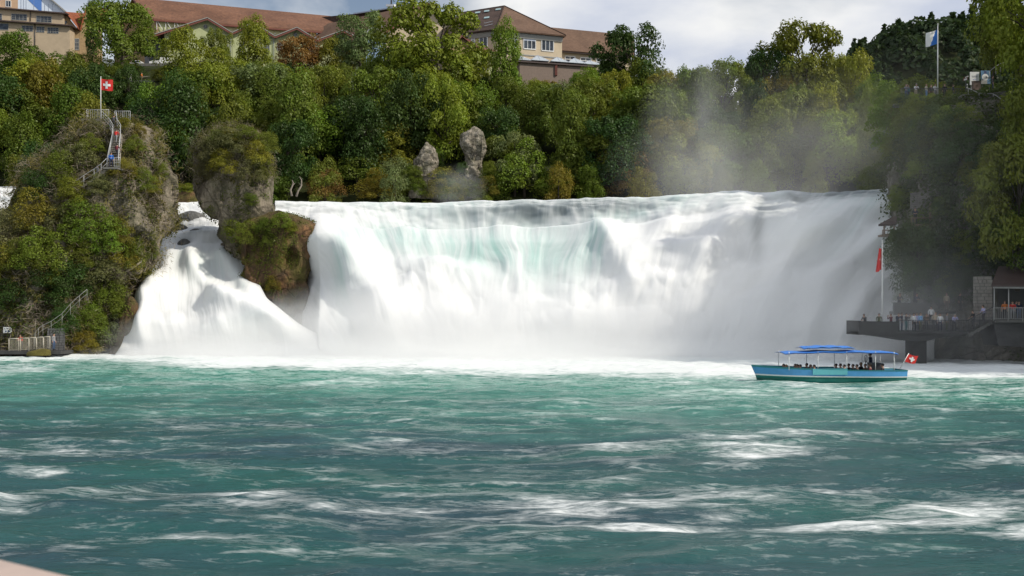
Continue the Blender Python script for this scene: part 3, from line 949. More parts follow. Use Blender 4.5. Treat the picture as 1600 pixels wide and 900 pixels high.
NAMED = [(30, 150, 52, 105, 'mid green', 'round'), (66, 215, 92, 84, 'golden olive', 'round'), (118, 205, 95, 74, 'olive', 'tall'), (145, 100, 3, 34, 'dark green', 'tall'), (190, 120, -4, 100, 'olive', 'round'),
         (292, 150, 44, 84, 'yellow green', 'round'), (338, 135, 48, 50, 'olive', 'loose'), (396, 118, 25, 72, 'yellow green', 'tall'), (470, 140, 56, 72, 'rusty brown', 'round'), (524, 132, 52, 62, 'golden olive', 'round'), (566, 132, 13, 78, 'grey green', 'loose'),
         (674, 195, 12, 146, 'yellow green', 'oak'), (620, 195, 62, 90, 'mid green', 'round'), (630, 130, 60, 60, 'dark green', 'round'), (790, 185, 45, 68, 'bright green', 'tall'), (988, 185, 33, 104, 'dark green', 'round'), (745, 160, 70, 60, 'yellow green', 'round'),
         (412, 205, 100, 118, 'grey green', 'round'), (300, 215, 108, 110, 'mid green', 'round'), (500, 262, 165, 125, 'bright green', 'round'), (590, 205, 125, 72, 'golden olive', 'tall'), (705, 245, 138, 120, 'olive', 'round'),
         (612, 270, 192, 80, 'golden olive', 'bush'), (658, 300, 240, 80, 'grey green', 'bush'), (820, 310, 215, 90, 'bright green', 'bush'), (845, 200, 125, 80, 'olive', 'round'), (560, 300, 245, 80, 'olive', 'bush'), (880, 240, 150, 90, 'golden olive', 'round'),
         (915, 200, 105, 60, 'bright green', 'round'), (770, 260, 185, 90, 'olive', 'round'), (930, 300, 205, 100, 'olive', 'round'), (1010, 260, 130, 110, 'olive', 'round'), (1080, 240, 110, 90, 'mid green', 'loose'), (1130, 230, 98, 90, 'olive', 'loose'),
         (1255, 215, 44, 120, 'olive', 'oak'), (1200, 215, 68, 80, 'dark green', 'round'), (1328, 215, 78, 74, 'yellow green', 'round'), (1290, 300, 170, 110, 'olive', 'round'), (1190, 300, 180, 110, 'mid green', 'round'), (1240, 260, 130, 90, 'mid green', 'round'), (1360, 300, 160, 90, 'olive', 'round'),
         (-30, 250, 100, 110, 'dark green', 'round'), (270, 290, 195, 80, 'mid green', 'round'), (70, 330, 220, 70, 'dark green', 'round'), (450, 310, 180, 90, 'dark green', 'round'), (245, 235, 128, 70, 'bright green', 'round'), (350, 260, 160, 70, 'dark green', 'round'),
         (1045, 305, 185, 90, 'golden olive', 'round'), (1110, 310, 200, 90, 'mid green', 'round'), (985, 310, 235, 80, 'rusty brown', 'bush'), (690, 315, 262, 80, 'golden olive', 'bush'), (510, 318, 262, 60, 'rusty brown', 'bush'), (880, 315, 262, 80, 'mid green', 'bush'), (600, 318, 262, 70, 'golden olive', 'bush')]
NAMED += [(138, 118, 86, 46, 'mid green', 'bush'), (165, 120, 90, 44, 'olive', 'bush'), (190, 122, 94, 40, 'mid green', 'bush'), (216, 124, 103, 30, 'dark green', 'bush'), (118, 112, 80, 40, 'dark green', 'bush'), (150, 142, 95, 50, 'dark green', 'bush'), (203, 117, 98, 36, 'olive', 'bush'), (274, 150, 104, 46, 'mid green', 'bush'), (172, 132, 98, 40, 'olive', 'bush'), (215, 158, 130, 60, 'mid green', 'bush'), (252, 128, 106, 34, 'olive', 'bush'), (180, 165, 120, 56, 'dark green', 'round'),
          (700, 318, 270, 50, 'olive', 'bush'), (765, 318, 262, 60, 'mid green', 'bush'), (718, 316, 278, 40, 'golden olive', 'bush'), (640, 316, 262, 50, 'olive', 'bush'), (680, 300, 236, 40, 'mid green', 'bush'), (775, 300, 215, 70, 'olive', 'round'), (232, 262, 205, 50, 'mid green', 'bush'), (205, 270, 215, 50, 'dark green', 'bush'),
          (345, 150, 92, 60, 'olive', 'bush'), (430, 150, 96, 60, 'yellow green', 'bush'), (500, 150, 104, 60, 'mid green', 'bush'), (600, 150, 96, 70, 'olive', 'bush')]
for a in NAMED:
    tree_px(*a)
LIM = [(-200, 70), (0, 82), (100, 90), (205, 98), (232, 118), (275, 112), (290, 100), (345, 92), (430, 100), (520, 95), (620, 92), (740, 112), (800, 112), (860, 122), (920, 118), (960, 85), (1050, 103), (1160, 108), (1200, 85), (1300, 90), (1350, 112), (1400, 150), (1500, 150)]
pal = ['mid green', 'olive', 'olive', 'dark green', 'bright green', 'bright green', 'yellow green', 'golden olive', 'olive', 'grey green', 'mid green', 'mid green', 'yellow green']
for ri, yr in enumerate((159.5, 165, 172, 180, 189, 199, 209)):
    xs = np.arange(-112, 78, 8.4 + 0.4 * ri) + random.uniform(-2, 2)
    for x in xs:
        x += random.uniform(-2.2, 2.2)
        y = yr + random.uniform(-2.5, 2.5)
        px = 800 + x / y * FPX
        if px < -90 or px > 1470: continue
        if 165 < px < 260 and 170 < y < 220 and random.random() < .5: continue
        if ri == 1 and (712 < px < 762 or 645 < px < 690): continue
        crag = ri == 0 and 630 < px < 775
        z = float(hill(x, y))
        h = random.uniform(11, 17.5) if ri else random.uniform(6, 10)
        lim = np.interp(px, [p[0] for p in LIM], [p[1] for p in LIM])
        hmax = (HORIZ - lim) / FPX * y + EYE - z
        h = min(h, hmax)
        if crag: h = random.uniform(3.2, 4.6)
        if h < 3.0: continue
        w = h * random.uniform(.58, .9) if h > 5 else h * 1.2
        kind = random.choice(['round', 'round', 'tall', 'tall', 'loose', 'bush' if ri < 1 else 'round'])
        c = random.choice(pal)
        if px < 330 and random.random() < .5: c = random.choice(['dark green', 'mid green'])
        tree(x, y, z - .3, w, h, c, kind)


# ------------------------------------------------------------------ undergrowth and bushes on the rocks
from mathutils.bvhtree import BVHTree


def bvh_of(me):
    co = np.empty(len(me.vertices) * 3, np.float32)
    me.vertices.foreach_get('co', co)
    return BVHTree.FromPolygons([Vector(c) for c in co.reshape(-1, 3)], [tuple(p.vertices) for p in me.polygons])


CLIFF_ME = bpy.data.objects['cliff'].data
BV = {'flag': bvh_of(flag_rock.data), 'mush': bvh_of(mush_rock.data), 'moss': bvh_of(moss_rock.data), 'cliff': bvh_of(CLIFF_ME)}
EYEV = Vector((0, 0, EYE))


def hit(key, px, py):
    d = (at(px, py, 100) - EYEV).normalized()
    loc, nor, _, _ = BV[key].ray_cast(EYEV, d)
    return loc, nor


def surface_samples(me, n, rng):
    """Random points on a mesh with their normals, by area."""
    co = np.empty(len(me.vertices) * 3, np.float32); me.vertices.foreach_get('co', co); co = co.reshape(-1, 3)
    nq = len(me.polygons)
    q = np.empty(nq * 4, np.int32); me.loops.foreach_get('vertex_index', q); q = q.reshape(-1, 4)
    a, b, c, d = (co[q[:, i]] for i in range(4))
    cr = np.cross(c - a, d - b)
    ar = np.linalg.norm(cr, axis=1)
    k = rng.choice(nq, n, p=ar / ar.sum())
    s, t = rng.random((n, 1)), rng.random((n, 1))
    p = (a[k] * (1 - s) + b[k] * s) * (1 - t) + (d[k] * (1 - s) + c[k] * s) * t
    nn = cr[k] / np.maximum(ar[k, None], 1e-9)
    return p, nn


def proj(p):
    return 800 + p[:, 0] / p[:, 1] * FPX, HORIZ - (p[:, 2] - EYE) / p[:, 1] * FPX


def undergrowth(name, label, me, n, keep, per, spread, size, col, seed, droop=0.0, outward=0.25, aspect=.62):
    rng = np.random.default_rng(seed)
    p, nn = surface_samples(me, n, rng)
    # outward side: towards the viewer's half space of each rock
    flip = (nn * (np.array([0, 0, EYE]) - p)).sum(1) < 0
    front = ~flip | (nn[:, 2] > 0.3)
    nn = np.where(flip[:, None] & (nn[:, 2:3] <= 0.3), -nn, nn)
    pr = keep(p, nn)
    k = (rng.random(n) < pr) & front
    p, nn = p[k], nn[k]
    m = len(p)
    c = np.repeat(p, per, 0) + rng.normal(size=(m * per, 3)) * spread + np.repeat(nn, per, 0) * (outward * rng.random((m * per, 1)) * 2)
    c[:, 2] -= droop * rng.random(m * per) ** 2
    nor = np.repeat(nn, per, 0) * .8 + rng.normal(size=(m * per, 3)) * .6 + [0, 0, .5]
    big = fbm(p[:, 0] * .3, p[:, 1] * .3, p[:, 2] * .3, s=seed, octv=2)
    tint = np.clip(np.repeat(.5 + .9 * big, per) * .6 + .4 * rng.random(m * per), 0, 1)
    fm = foliage_mesh(name, c, nor, size * (.6 + .8 * rng.random(m * per)), rng, tint, aspect)
    o = link(name, fm, M_LEAF)
    o.color = (*col, 1)
    return tag(o, label, 'undergrowth', kind='stuff')


def gaps(p, spots):
    """1 where plants grow, falling to 0 at the bare spots (px, py, rx, ry)."""
    px, py = proj(p)
    m = np.ones(len(p))
    for a, b, rx, ry in spots:
        m *= 1 - np.exp(-((px - a) / rx) ** 2 - ((py - b) / ry) ** 2)
    return m


nz3 = lambda p, f, s: fbm(p[:, 0] * f, p[:, 1] * f, p[:, 2] * f, s=s, octv=3)
FBARE = [(184, 322, 15, 34), (212, 340, 13, 30), (232, 262, 9, 34), (266, 300, 11, 60), (250, 375, 10, 46), (226, 200, 9, 16), (158, 196, 16, 6), (208, 478, 12, 50), (207, 528, 16, 24)]
undergrowth('undergrowth', 'dry olive grass and low scrub covering the flag rock', flag_rock.data, 15000, lambda p, n: gaps(p, FBARE) * sstep(-.45, .1, nz3(p, .35, 3)), 7, .22, .13, (.085, .085, .022), 31, outward=.2)
undergrowth('undergrowth', 'fresh green weeds and ivy on the flag rock', flag_rock.data, 6500, lambda p, n: gaps(p, FBARE) * sstep(.1, .35, nz3(p, .3, 5)), 9, .25, .14, (.055, .085, .015), 32, outward=.3)
undergrowth('dry_twigs', 'grey dry twigs and stalks bristling over the flag rock', flag_rock.data, 9000, lambda p, n: gaps(p, FBARE) * sstep(-.3, .1, nz3(p, .35, 15)), 5, .30, .48, (.20, .17, .13), 38, outward=.9, aspect=.045)
undergrowth('dry_grass', 'long straw coloured grass over the flag rock', flag_rock.data, 8000, lambda p, n: gaps(p, FBARE) * sstep(-.15, .2, nz3(p, .4, 17)), 6, .2, .34, (.20, .175, .055), 39, outward=.7, aspect=.07)
undergrowth('dry_twigs', 'grey dry twigs bristling on top of the mushroom shaped rock', mush_rock.data, 3400, lambda p, n: sstep(290, 262, proj(p)[1]), 5, .26, .38, (.17, .15, .11), 40, outward=.6, aspect=.045)
undergrowth('dry_grass', 'straw coloured grass on top of the mushroom shaped rock', mush_rock.data, 3400, lambda p, n: sstep(285, 255, proj(p)[1]) * sstep(-.2, .2, nz3(p, .4, 19)), 6, .2, .28, (.20, .18, .06), 41, outward=.45, aspect=.07)
undergrowth('undergrowth', 'wiry olive scrub on the mushroom shaped rock', mush_rock.data, 7000, lambda p, n: gaps(p, [(345, 310, 40, 40), (325, 335, 40, 30), (310, 290, 20, 40), (418, 300, 14, 50), (380, 390, 60, 14)]) * sstep(-.5, .0, nz3(p, .4, 7)) * sstep(300, 250, proj(p)[1]) , 7, .2, .12, (.080, .082, .024), 33, outward=.25)
undergrowth('undergrowth', 'tufts of grass hanging on the pale side of the mushroom shaped rock', mush_rock.data, 2600, lambda p, n: sstep(.12, .3, nz3(p, .5, 9)), 8, .2, .11, (.070, .088, .018), 34, outward=.2, droop=.3)
undergrowth('undergrowth', 'green moss and grass tufts on the reddish brown boulder', moss_rock.data, 9000, lambda p, n: gaps(p, [(480, 400, 32, 50), (482, 460, 40, 40), (390, 440, 12, 60)]) * sstep(-.1, .2, nz3(p, .55, 11)), 8, .13, .085, (.080, .098, .014), 35, outward=.1, droop=.25)


def cliff_keep(p, n):
    z = p[:, 2]
    g = gaps(p, [(1398, 275, 16, 40), (1402, 320, 10, 30), (1440, 315, 20, 32), (1545, 470, 30, 50), (1520, 460, 50, 30), (1430, 480, 60, 22), (1500, 280, 12, 10), (1512, 272, 12, 10)])
    return g * sstep(-.6, -.1, nz3(p, .22, 13)) * sstep(3.5, 6, z) * (p[:, 0] < 118) + .25 * (z < 3.5) * (p[:, 0] > 48) * (p[:, 0] < 70)


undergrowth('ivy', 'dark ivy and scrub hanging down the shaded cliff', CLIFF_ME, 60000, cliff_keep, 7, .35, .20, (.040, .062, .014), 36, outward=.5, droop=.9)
BUSHES = []


def bush(p, w, h, col, label=None, group=None, sink=.12, rz=None):
    o = bpy.data.objects.new('shrub', random.choice(VAR['bush'])[1])
    C.objects.link(o)
    o.location = (p[0], p[1], p[2] - h * sink)
    o.rotation_euler = (0, 0, random.random() * 6.28 if rz is None else rz)
    o.scale = (w, w, h)
    b = COL[col]
    k = random.uniform(.82, 1.18)
    o.color = (b[0] * k, b[1] * k * random.uniform(.93, 1.07), b[2] * k, 1)
    BUSHES.append((o, col))
    return o


def bush_px(key, px, py, wpx, hpx, col, out=0.25):
    loc, nor = hit(key, px, py + hpx * .35)
    if loc is None:
        loc, nor = hit(key, px + 4, py + hpx * .6)
        if loc is None: return None
    if nor.dot(EYEV - loc) < 0: nor = -nor
    s = loc.y / FPX
    p = loc + Vector((nor.x, nor.y, 0)) * (wpx * s * out)
    p.z = EYE + (HORIZ - (py + hpx * .5)) / FPX * p.y
    o = bush(p, wpx * s * 1.1, hpx * s * 1.2, col, sink=.05)
    o['_px'] = (px, py)
    return o


FB = [(22, 360, 70, 60, 'grey olive'), (60, 330, 70, 60, 'golden olive'), (10, 420, 70, 70, 'golden olive'), (70, 390, 80, 70, 'olive'), (130, 350, 80, 62, 'bright green'), (160, 370, 60, 60, 'bright green'), (115, 300, 50, 36, 'yellow green'), (95, 265, 60, 50, 'olive'), (60, 290, 50, 46, 'dark green'),
      (125, 240, 50, 40, 'grey olive'), (145, 225, 40, 30, 'olive'), (195, 265, 44, 30, 'golden olive'), (215, 280, 38, 34, 'olive'), (160, 290, 44, 30, 'grey olive'), (205, 225, 34, 26, 'olive'), (215, 205, 26, 22, 'golden olive'), (235, 290, 30, 26, 'golden olive'), (180, 400, 60, 50, 'golden olive'), (205, 400, 36, 50, 'olive'),
      (150, 430, 70, 50, 'grey olive'), (110, 440, 70, 60, 'dark green'), (64, 450, 80, 56, 'dark green'), (24, 462, 60, 44, 'dark green'), (165, 470, 60, 60, 'olive'), (185, 455, 36, 44, 'bright green'), (130, 500, 60, 50, 'mid green'), (165, 515, 50, 46, 'grey green'), (130, 535, 44, 30, 'golden olive'), (120, 548, 34, 16, 'golden olive'),
      (185, 530, 30, 30, 'rusty brown'), (95, 500, 46, 50, 'dark green'), (195, 360, 36, 40, 'golden olive'), (220, 420, 30, 24, 'olive'), (85, 345, 46, 44, 'grey olive'), (40, 400, 50, 44, 'olive'), (240, 390, 22, 30, 'mid green'), (245, 265, 26, 30, 'olive'), (195, 195, 30, 18, 'golden olive'), (150, 200, 30, 20, 'grey olive'), (115, 395, 50, 44, 'olive'), (70, 425, 50, 40, 'olive')]
for b_ in FB: bush_px('flag', *b_)
for b_ in [(335, 235, 46, 40, 'grey olive'), (365, 222, 60, 36, 'grey olive'), (395, 240, 46, 40, 'golden olive'), (350, 255, 50, 36, 'golden olive'), (385, 265, 44, 36, 'grey olive'), (325, 265, 36, 36, 'grey olive'), (410, 265, 26, 30, 'olive'), (355, 212, 40, 20, 'golden olive'), (408, 226, 44, 34, 'olive'), (385, 210, 44, 24, 'olive'), (340, 218, 40, 26, 'olive'), (400, 360, 54, 40, 'olive'), (370, 362, 44, 36, 'olive'), (392, 312, 26, 20, 'mid green')]: bush_px('mush', *b_)
for b_ in [(440, 345, 34, 24, 'bright green'), (415, 355, 32, 26, 'mid green'), (385, 365, 40, 34, 'olive'), (430, 440, 26, 34, 'golden olive'), (420, 375, 24, 24, 'mid green'), (455, 355, 20, 16, 'yellow green')]: bush_px('moss', *b_, out=.05)
for i, (px, py, w) in enumerate(CRAG_SHRUBS):
    bush(at(px, py + w * .4, 160.6), w * .105, w * .092, ['olive', 'mid green', 'golden olive', 'dark green'][i % 4], sink=.05)
rb = random.Random(5)
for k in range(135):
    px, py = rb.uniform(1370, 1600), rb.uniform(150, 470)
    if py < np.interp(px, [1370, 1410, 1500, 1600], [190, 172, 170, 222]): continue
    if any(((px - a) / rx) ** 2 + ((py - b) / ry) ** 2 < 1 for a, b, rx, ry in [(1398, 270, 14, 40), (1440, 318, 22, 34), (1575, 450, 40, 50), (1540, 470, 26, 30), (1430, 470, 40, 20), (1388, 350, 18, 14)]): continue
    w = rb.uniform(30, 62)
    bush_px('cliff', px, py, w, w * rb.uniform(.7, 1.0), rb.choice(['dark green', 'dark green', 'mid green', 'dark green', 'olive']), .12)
# trees growing on and above the cliff
tree_px(1590, 440, 195, 130, 'olive', 'round', Y=96.5)
tree_px(1555, 330, 225, 80, 'olive', 'bush', Y=97.5)
tree_px(1585, 430, 320, 90, 'mid green', 'bush', Y=97)
tree_px(1612, 330, 120, 90, 'olive', 'round', Y=98)
tree_px(1592, 150, -70, 120, 'olive', 'round', Y=121)
tree_px(1622, 165, -90, 130, 'yellow green', 'round', Y=109)
tree_px(1552, 130, 0, 52, 'olive', 'tall', Y=124)
tree_px(1440, 215, 118, 90, 'mid green', 'round', Y=128)
tree_px(1392, 260, 130, 80, 'bright green', 'loose', Y=134)
tree_px(1428, 475, 345, 80, 'dark green', 'round', Y=102)
tree_px(1362, 310, 150, 60, 'mid green', 'tall', Y=150)
for x_, y_, z_, h_ in ((66, 96, 30, 11), (76, 88, 42, 11), (86, 74, 49, 12), (96, 64, 51, 12), (108, 52, 51, 12), (90, 92, 52, 12)):  # added out of view on the rim to cast shade below
    tree(x_ + 2, y_ + 3, z_, h_ * .95, h_, 'mid green', 'round')


# ------------------------------------------------------------------ far forest, one mass on the horizon
def far_forest():
    rng = np.random.default_rng(77)
    cs, ns, ss, ts = [], [], [], []
    n = 0
    while n < 520:
        x, y = rng.uniform(110, 300), rng.uniform(405, 500)
        z = float(far_z(x, y))
        if z < 50: continue
        n += 1
        r = rng.uniform(4, 6.5); con = rng.random() < .3
        m = 110
        d = sphere_pts(m, rng); d[:, 2] = np.abs(d[:, 2]) * 1.0
        zz = d[:, 2] * r * (2.2 if con else 1.3)
        w = r * (.6 * (1 - d[:, 2]) + .15 if con else 1.0)
        c = np.stack([x + d[:, 0] * w, y + d[:, 1] * w, z + zz + 2], -1)
        cs.append(c); ns.append(d + rng.normal(size=d.shape) * .5); ss.append(rng.uniform(.8, 1.5, m)); ts.append(np.clip(rng.random(m) * .6 + rng.random() * .4, 0, 1))
    me = foliage_mesh('forest', np.concatenate(cs), np.concatenate(ns), np.concatenate(ss), rng, np.concatenate(ts))
    o = link('forest', me, M_LEAF)
    o.color = (.030, .052, .022, 1)
    tag(o, 'dark mixed forest covering the distant hill', 'forest', kind='stuff')


far_forest()


# ------------------------------------------------------------------ mist and spray
def mist(label, c, r, dens, nscale=2.0, power=1.5, seed=0.0, flat=0.0, contrast=(.35, .65)):
    t = NT('mist')
    t.n.remove(t.b)
    pv = t.node('ShaderNodeVolumePrincipled')
    pv.inputs['Color'].default_value = (.975, .975, .972, 1)
    pv.inputs['Anisotropy'].default_value = 0.25
    oc = t.node('ShaderNodeTexCoord').outputs['Object']
    ln = t.node('ShaderNodeVectorMath', operation='LENGTH')
    t.l.new(oc, ln.inputs[0])
    fall = t.math('POWER', t.math('SUBTRACT', 1.0, ln.outputs['Value'], clamp=True), power)
    mp_ = t.node('ShaderNodeMapping')
    mp_.inputs['Location'].default_value = (seed, seed * .7, seed * 1.3)
    t.l.new(oc, mp_.inputs['Vector'])
    nz_ = t.node('ShaderNodeTexNoise')
    nz_.inputs['Scale'].default_value = nscale
    nz_.inputs['Detail'].default_value = 3
    t.l.new(mp_.outputs[0], nz_.inputs['Vector'])
    rp = t.ramp(nz_.outputs['Fac'], [(contrast[0], 0.12), (contrast[1], 1.0)])
    t.l.new(t.math('MULTIPLY', t.math('MULTIPLY', fall, rp), dens), pv.inputs['Density'])
    t.l.new(pv.outputs[0], t.out.inputs['Volume'])
    bm = bmesh.new()
    bmesh.ops.create_icosphere(bm, subdivisions=3, radius=1.0)
    me = bpy.data.meshes.new('mist')
    bm.to_mesh(me); bm.free()
    o = link('mist', me, t.m)
    o.location = c
    o.scale = r
    return tag(o, label, 'mist', kind='stuff')


mist('white spray boiling at the foot of the wide waterfall', at(830, 530, 110), (34, 9, 9), .46, 2.6, 1.3, 1.0)
mist('white spray at the foot of the wide fall near the boulder', at(600, 535, 111), (13, 7, 7), .45, 2.4, 1.3, 2.0)
mist('bluish spray hanging before the shaded end of the waterfall', at(1240, 480, 106), (17, 9, 14), .28, 2.2, 1.3, 3.0)
mist('low boiling spray along the waterline of the wide fall', at(800, 563, 103), (40, 7, 3.2), .40, 3.0, 1.2, 11.0)
mist('low spray along the waterline of the narrow cascade', at(330, 562, 107), (16, 5, 2.4), .30, 3.0, 1.2, 12.0)
mist('thin spray drifting past the viewing platform', at(1430, 520, 97), (13, 9, 9), .08, 1.6, 1.2, 4.0)
mist('spray at the foot of the narrow cascade', at(350, 530, 112.5), (14, 5, 4.5), .50, 2.2, 1.3, 5.0)
mist('spray smoking off the side of the narrow cascade towards the wide fall', at(450, 505, 115), (6.5, 4, 4), .22, 2.2, 1.3, 13.0)
mist('pale plume of mist rising over the crest of the falls', at(1085, 235, 142), (9, 6, 18), .13, 1.6, 1.5, 6.0, contrast=(.40, .66))
mist('thin veil of mist drifting over the wooded slope', at(1210, 270, 146), (26, 9, 17), .065, 1.6, 1.2, 7.0)
mist('small puff of mist at the crest before the limestone crag', at(715, 295, 146), (5, 4, 4), .12, 1.8, 1.4, 8.0)
mist('faint mist veiling the face of the cliff', at(1440, 330, 93), (17, 6, 18), .022, 1.5, 1.2, 9.0)


# ================================================================== BUILDINGS
M_CREAM = paint('cream_render', (0.44, 0.35, 0.24), .85, .10, 1.0)
M_PEACH = paint('peach_render', (0.50, 0.34, 0.22), .85, .10, 1.0)
M_PALE = paint('pale_cream_render', (0.52, 0.43, 0.30), .85, .10, 1.0)
M_TAN = paint('tan_brick', (0.30, 0.21, 0.11), .9, .22, 2.0)
M_LIME = paint('pale_green_render', (0.42, 0.45, 0.24), .85, .10, 1.0)
M_GREYTRIM = paint('grey_trim', (0.30, 0.30, 0.28), .7, .1)
M_EAVE = paint('dark_brown_eave', (0.055, 0.035, 0.03), .6, .2)
M_WHITE = paint('white_paint', (0.75, 0.75, 0.73), .5, .06)
M_REDTRIM = paint('red_trim', (0.16, 0.045, 0.03), .6, .2)
M_DARKGREY = paint('dark_cladding', (0.045, 0.05, 0.06), .5, .15)
M_STEEL = paint('galvanised_steel', (0.48, 0.49, 0.50), .35, .12, 4.0, metal=.7)
M_DSTEEL = paint('dark_steel', (0.05, 0.05, 0.055), .45, .2)
M_ZINC = paint('zinc_sheet', (0.36, 0.40, 0.48), .4, .12, 2.0, metal=.3)
M_BLUEW = paint('pale_blue_sheet', (0.60, 0.68, 0.78), .5, .06)
M_BLUE = paint('blue_sheet', (0.08, 0.20, 0.52), .5, .08)
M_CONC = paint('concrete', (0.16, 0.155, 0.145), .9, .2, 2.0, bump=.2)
M_DCONC = paint('shade_toned_concrete', (0.045, 0.045, 0.043), .85, .3, 1.5, bump=.2)  # darkened concrete: the platform's shade is worked into the base colour
M_WOOD = paint('weathered_wood', (0.20, 0.14, 0.09), .85, .3, 5.0)


def tile_roof(name, light, dark, sc=1.0):
    t = NT(name)
    pos = t.node('ShaderNodeNewGeometry').outputs['Position']
    a = t.noise(1.0, 6, .75, vec=pos, mapscale=(1.6 * sc, 1.6 * sc, 3.2 * sc))
    b = t.noise(.16, 4, .6, vec=pos)
    c = t.ramp(a, [(.34, dark), (.5, tuple((x + y) / 2 for x, y in zip(light, dark))), (.66, light)])
    t.set(color=t.mix(t.ramp(b, [(.4, 0.0), (.65, .45)]), c, tuple(x * .55 for x in dark)), rough=.9, spec=.2)
    w = t.node('ShaderNodeTexWave', wave_type='BANDS', bands_direction='Z')
    w.inputs['Scale'].default_value = 1.6
    w.inputs['Distortion'].default_value = .6
    t.l.new(pos, w.inputs['Vector'])
    t.bump(t.math('ADD', w.outputs['Fac'], a), .5, .06)
    return t.m


M_REDROOF = tile_roof('red_brown_tiles', (0.25, 0.125, 0.075), (0.105, 0.056, 0.040))
M_ORROOF = tile_roof('orange_red_tiles', (0.36, 0.12, 0.055), (0.20, 0.065, 0.035))
M_BRROOF = tile_roof('brown_tiles', (0.20, 0.125, 0.085), (0.11, 0.068, 0.047))
M_DKROOF = tile_roof('dark_and_shade_tiles', (0.095, 0.062, 0.048), (0.05, 0.035, 0.03))  # dark roofs, and the painted shade on one villa slope


def glass_material():
    t = NT('window_glass')
    t.set(color=t.ramp(t.noise(.9, 2, .5), [(.4, (.012, .016, .022)), (.65, (.06, .075, .095))]), rough=.08, spec=.6)
    return t.m


M_GLASS = glass_material()


class House:
    """A building: an Empty at its base whose parts are meshes in world shape."""
    def __init__(self, name, label, cat, base):
        self.o = thing(name, label, cat, base)
        self.L = Vector(base)
        self.face = None

    def part(self, name, mb, mats, parent=None):
        off = self.L + (Vector(parent.location) if parent is not None else Vector((0, 0, 0)))
        mb.v = [tuple(Vector(v) - self.L) for v in mb.v]
        return mb.build(name, mats, parent or self.o)

    def plane(self, a, b):
        """Facade through plan points a and b: returns pixel -> point and the outward normal."""
        a, b = Vector((a[0], a[1], 0)), Vector((b[0], b[1], 0))
        d = (b - a).normalized()
        n = Vector((d.y, -d.x, 0))
        if n.y > 0: n = -n
        def f(px, py, out=0.0):
            r = Vector(((px - 800) / FPX, 1.0, (HORIZ - py) / FPX))
            k = (a + n * out).dot(n) / Vector((r.x, r.y, 0)).dot(n)
            return EYEV + r * k
        return f, n, d

    def wall(self, f, n, pts, mat, thick=.4, name='wall'):
        return self.part(name, MB().poly([f(*p) for p in pts], -n * thick), mat)

    def window(self, f, n, x0, y0, x1, y1, nx=2, ny=2, skew=0.0, frame=M_WHITE, bar=.10, glass=None, shutter=None):
        """skew: how far (px) the facade's level lines drop from x0 to x1."""
        fr, P = MB(), lambda u, v, o: f(x0 + (x1 - x0) * u, y0 + (y1 - y0) * v + skew * u, o)
        up = Vector((0, 0, 1))
        def bar_(u0, v0, u1, v1, w):
            fr.beam(P(u0, v0, .04), P(u1, v1, .04), w, w)
        for v in (0, 1): bar_(0, v, 1, v, bar)
        for u in (0, 1): bar_(u, 0, u, 1, bar)
        for i in range(1, nx): bar_(i / nx, 0, i / nx, 1, bar * .7)
        for j in range(1, ny): bar_(0, j / ny, 1, j / ny, bar * .6)
        w = self.part('window', fr, frame)
        pn = MB().poly([P(0, 0, .012), P(1, 0, .012), P(1, 1, .012), P(0, 1, .012)], n * .02)
        self.part('pane', pn, glass or M_GLASS, w)
        if shutter:
            sb = MB().poly([P(0, 0, .06), P(1, 0, .06), P(1, shutter, .06), P(0, shutter, .06)], n * .05)
            self.part('shutter', sb, M_ZINC, w)
        return w

    def slab(self, name, pts, thick, mat):
        """Roof plane from corner points, given thickness downward."""
        return self.part(name, MB().poly(pts, Vector((0, 0, -thick))), mat)


def XY(px, y): return ((px - 800) / FPX * y, y)


# ---- cream factory at the edge of the terrace
h = House('factory', 'cream two storey factory with strip windows and a pale blue and white gable', 'factory', (XY(50, 234)[0], 234, 55))
fa, na, da = h.plane(XY(-80, 230.5), XY(110, 235.5))
fb, nb, db = h.plane(XY(-80, 233.0), XY(100, 238))
h.wall(fa, na, [(-80, 26), (109, 39), (109, 135), (-80, 135)], M_CREAM, 8.0)
h.wall(fb, nb, [(-80, 5), (99, 19.5), (99, 42), (-80, 42)], M_CREAM, 9.0)
for f_, n_, (x0, y0, x1, y1), ov in ((fa, na, (-80, 25.5, 113.5, 38.8), .9), (fb, nb, (-80, 4.5, 104.5, 19.8), .9)):
    p0, p1 = f_(x0, y0, ov), f_(x1, y1, ov)
    h.part('roof', MB().poly([p0, p1, p1 - n_ * 9 + Vector((0, 0, 1.2)), p0 - n_ * 9 + Vector((0, 0, 1.2))], (0, 0, -.28)), M_EAVE)
for x0, y0, x1, y1, nx, ny, sk in ((-40, 18.5, 3, 28.5, 4, 3, 3.2), (18, 21.5, 42, 31, 4, 3, 1.0), (57, 24.8, 80.5, 34.2, 4, 3, 1.0)):
    h.window(fb, nb, x0, y0, x1, y1, nx, ny, sk, M_GREYTRIM, .09)
for x0, y0, x1, y1, nx, ny, sk in ((-12, 36.5, 13, 46, 1, 1, .8), (34.2, 40, 51.5, 48.3, 3, 3, .7), (57, 41.5, 69.2, 50, 3, 3, .5), (74.5, 42.8, 91.5, 51.6, 4, 3, .7)):
    h.window(fa, na, x0, y0, x1, y1, nx, ny, sk, M_GREYTRIM, .09)
for (f_, x, y0, y1) in ((fb, 47.5, 17, 33), (fa, 54.5, 37, 80)):
    h.part('downpipe', MB().tube([f_(x, y0, .1), f_(x, y1, .1)], .09, 6), M_DSTEEL)
fc, nc_, dc = h.plane(XY(-80, 238), XY(110, 243))
h.wall(fc, nc_, [(28, -24), (46, -30), (101, 16.5), (101, 40), (28, 40)], M_BLUEW, 6, 'gable')
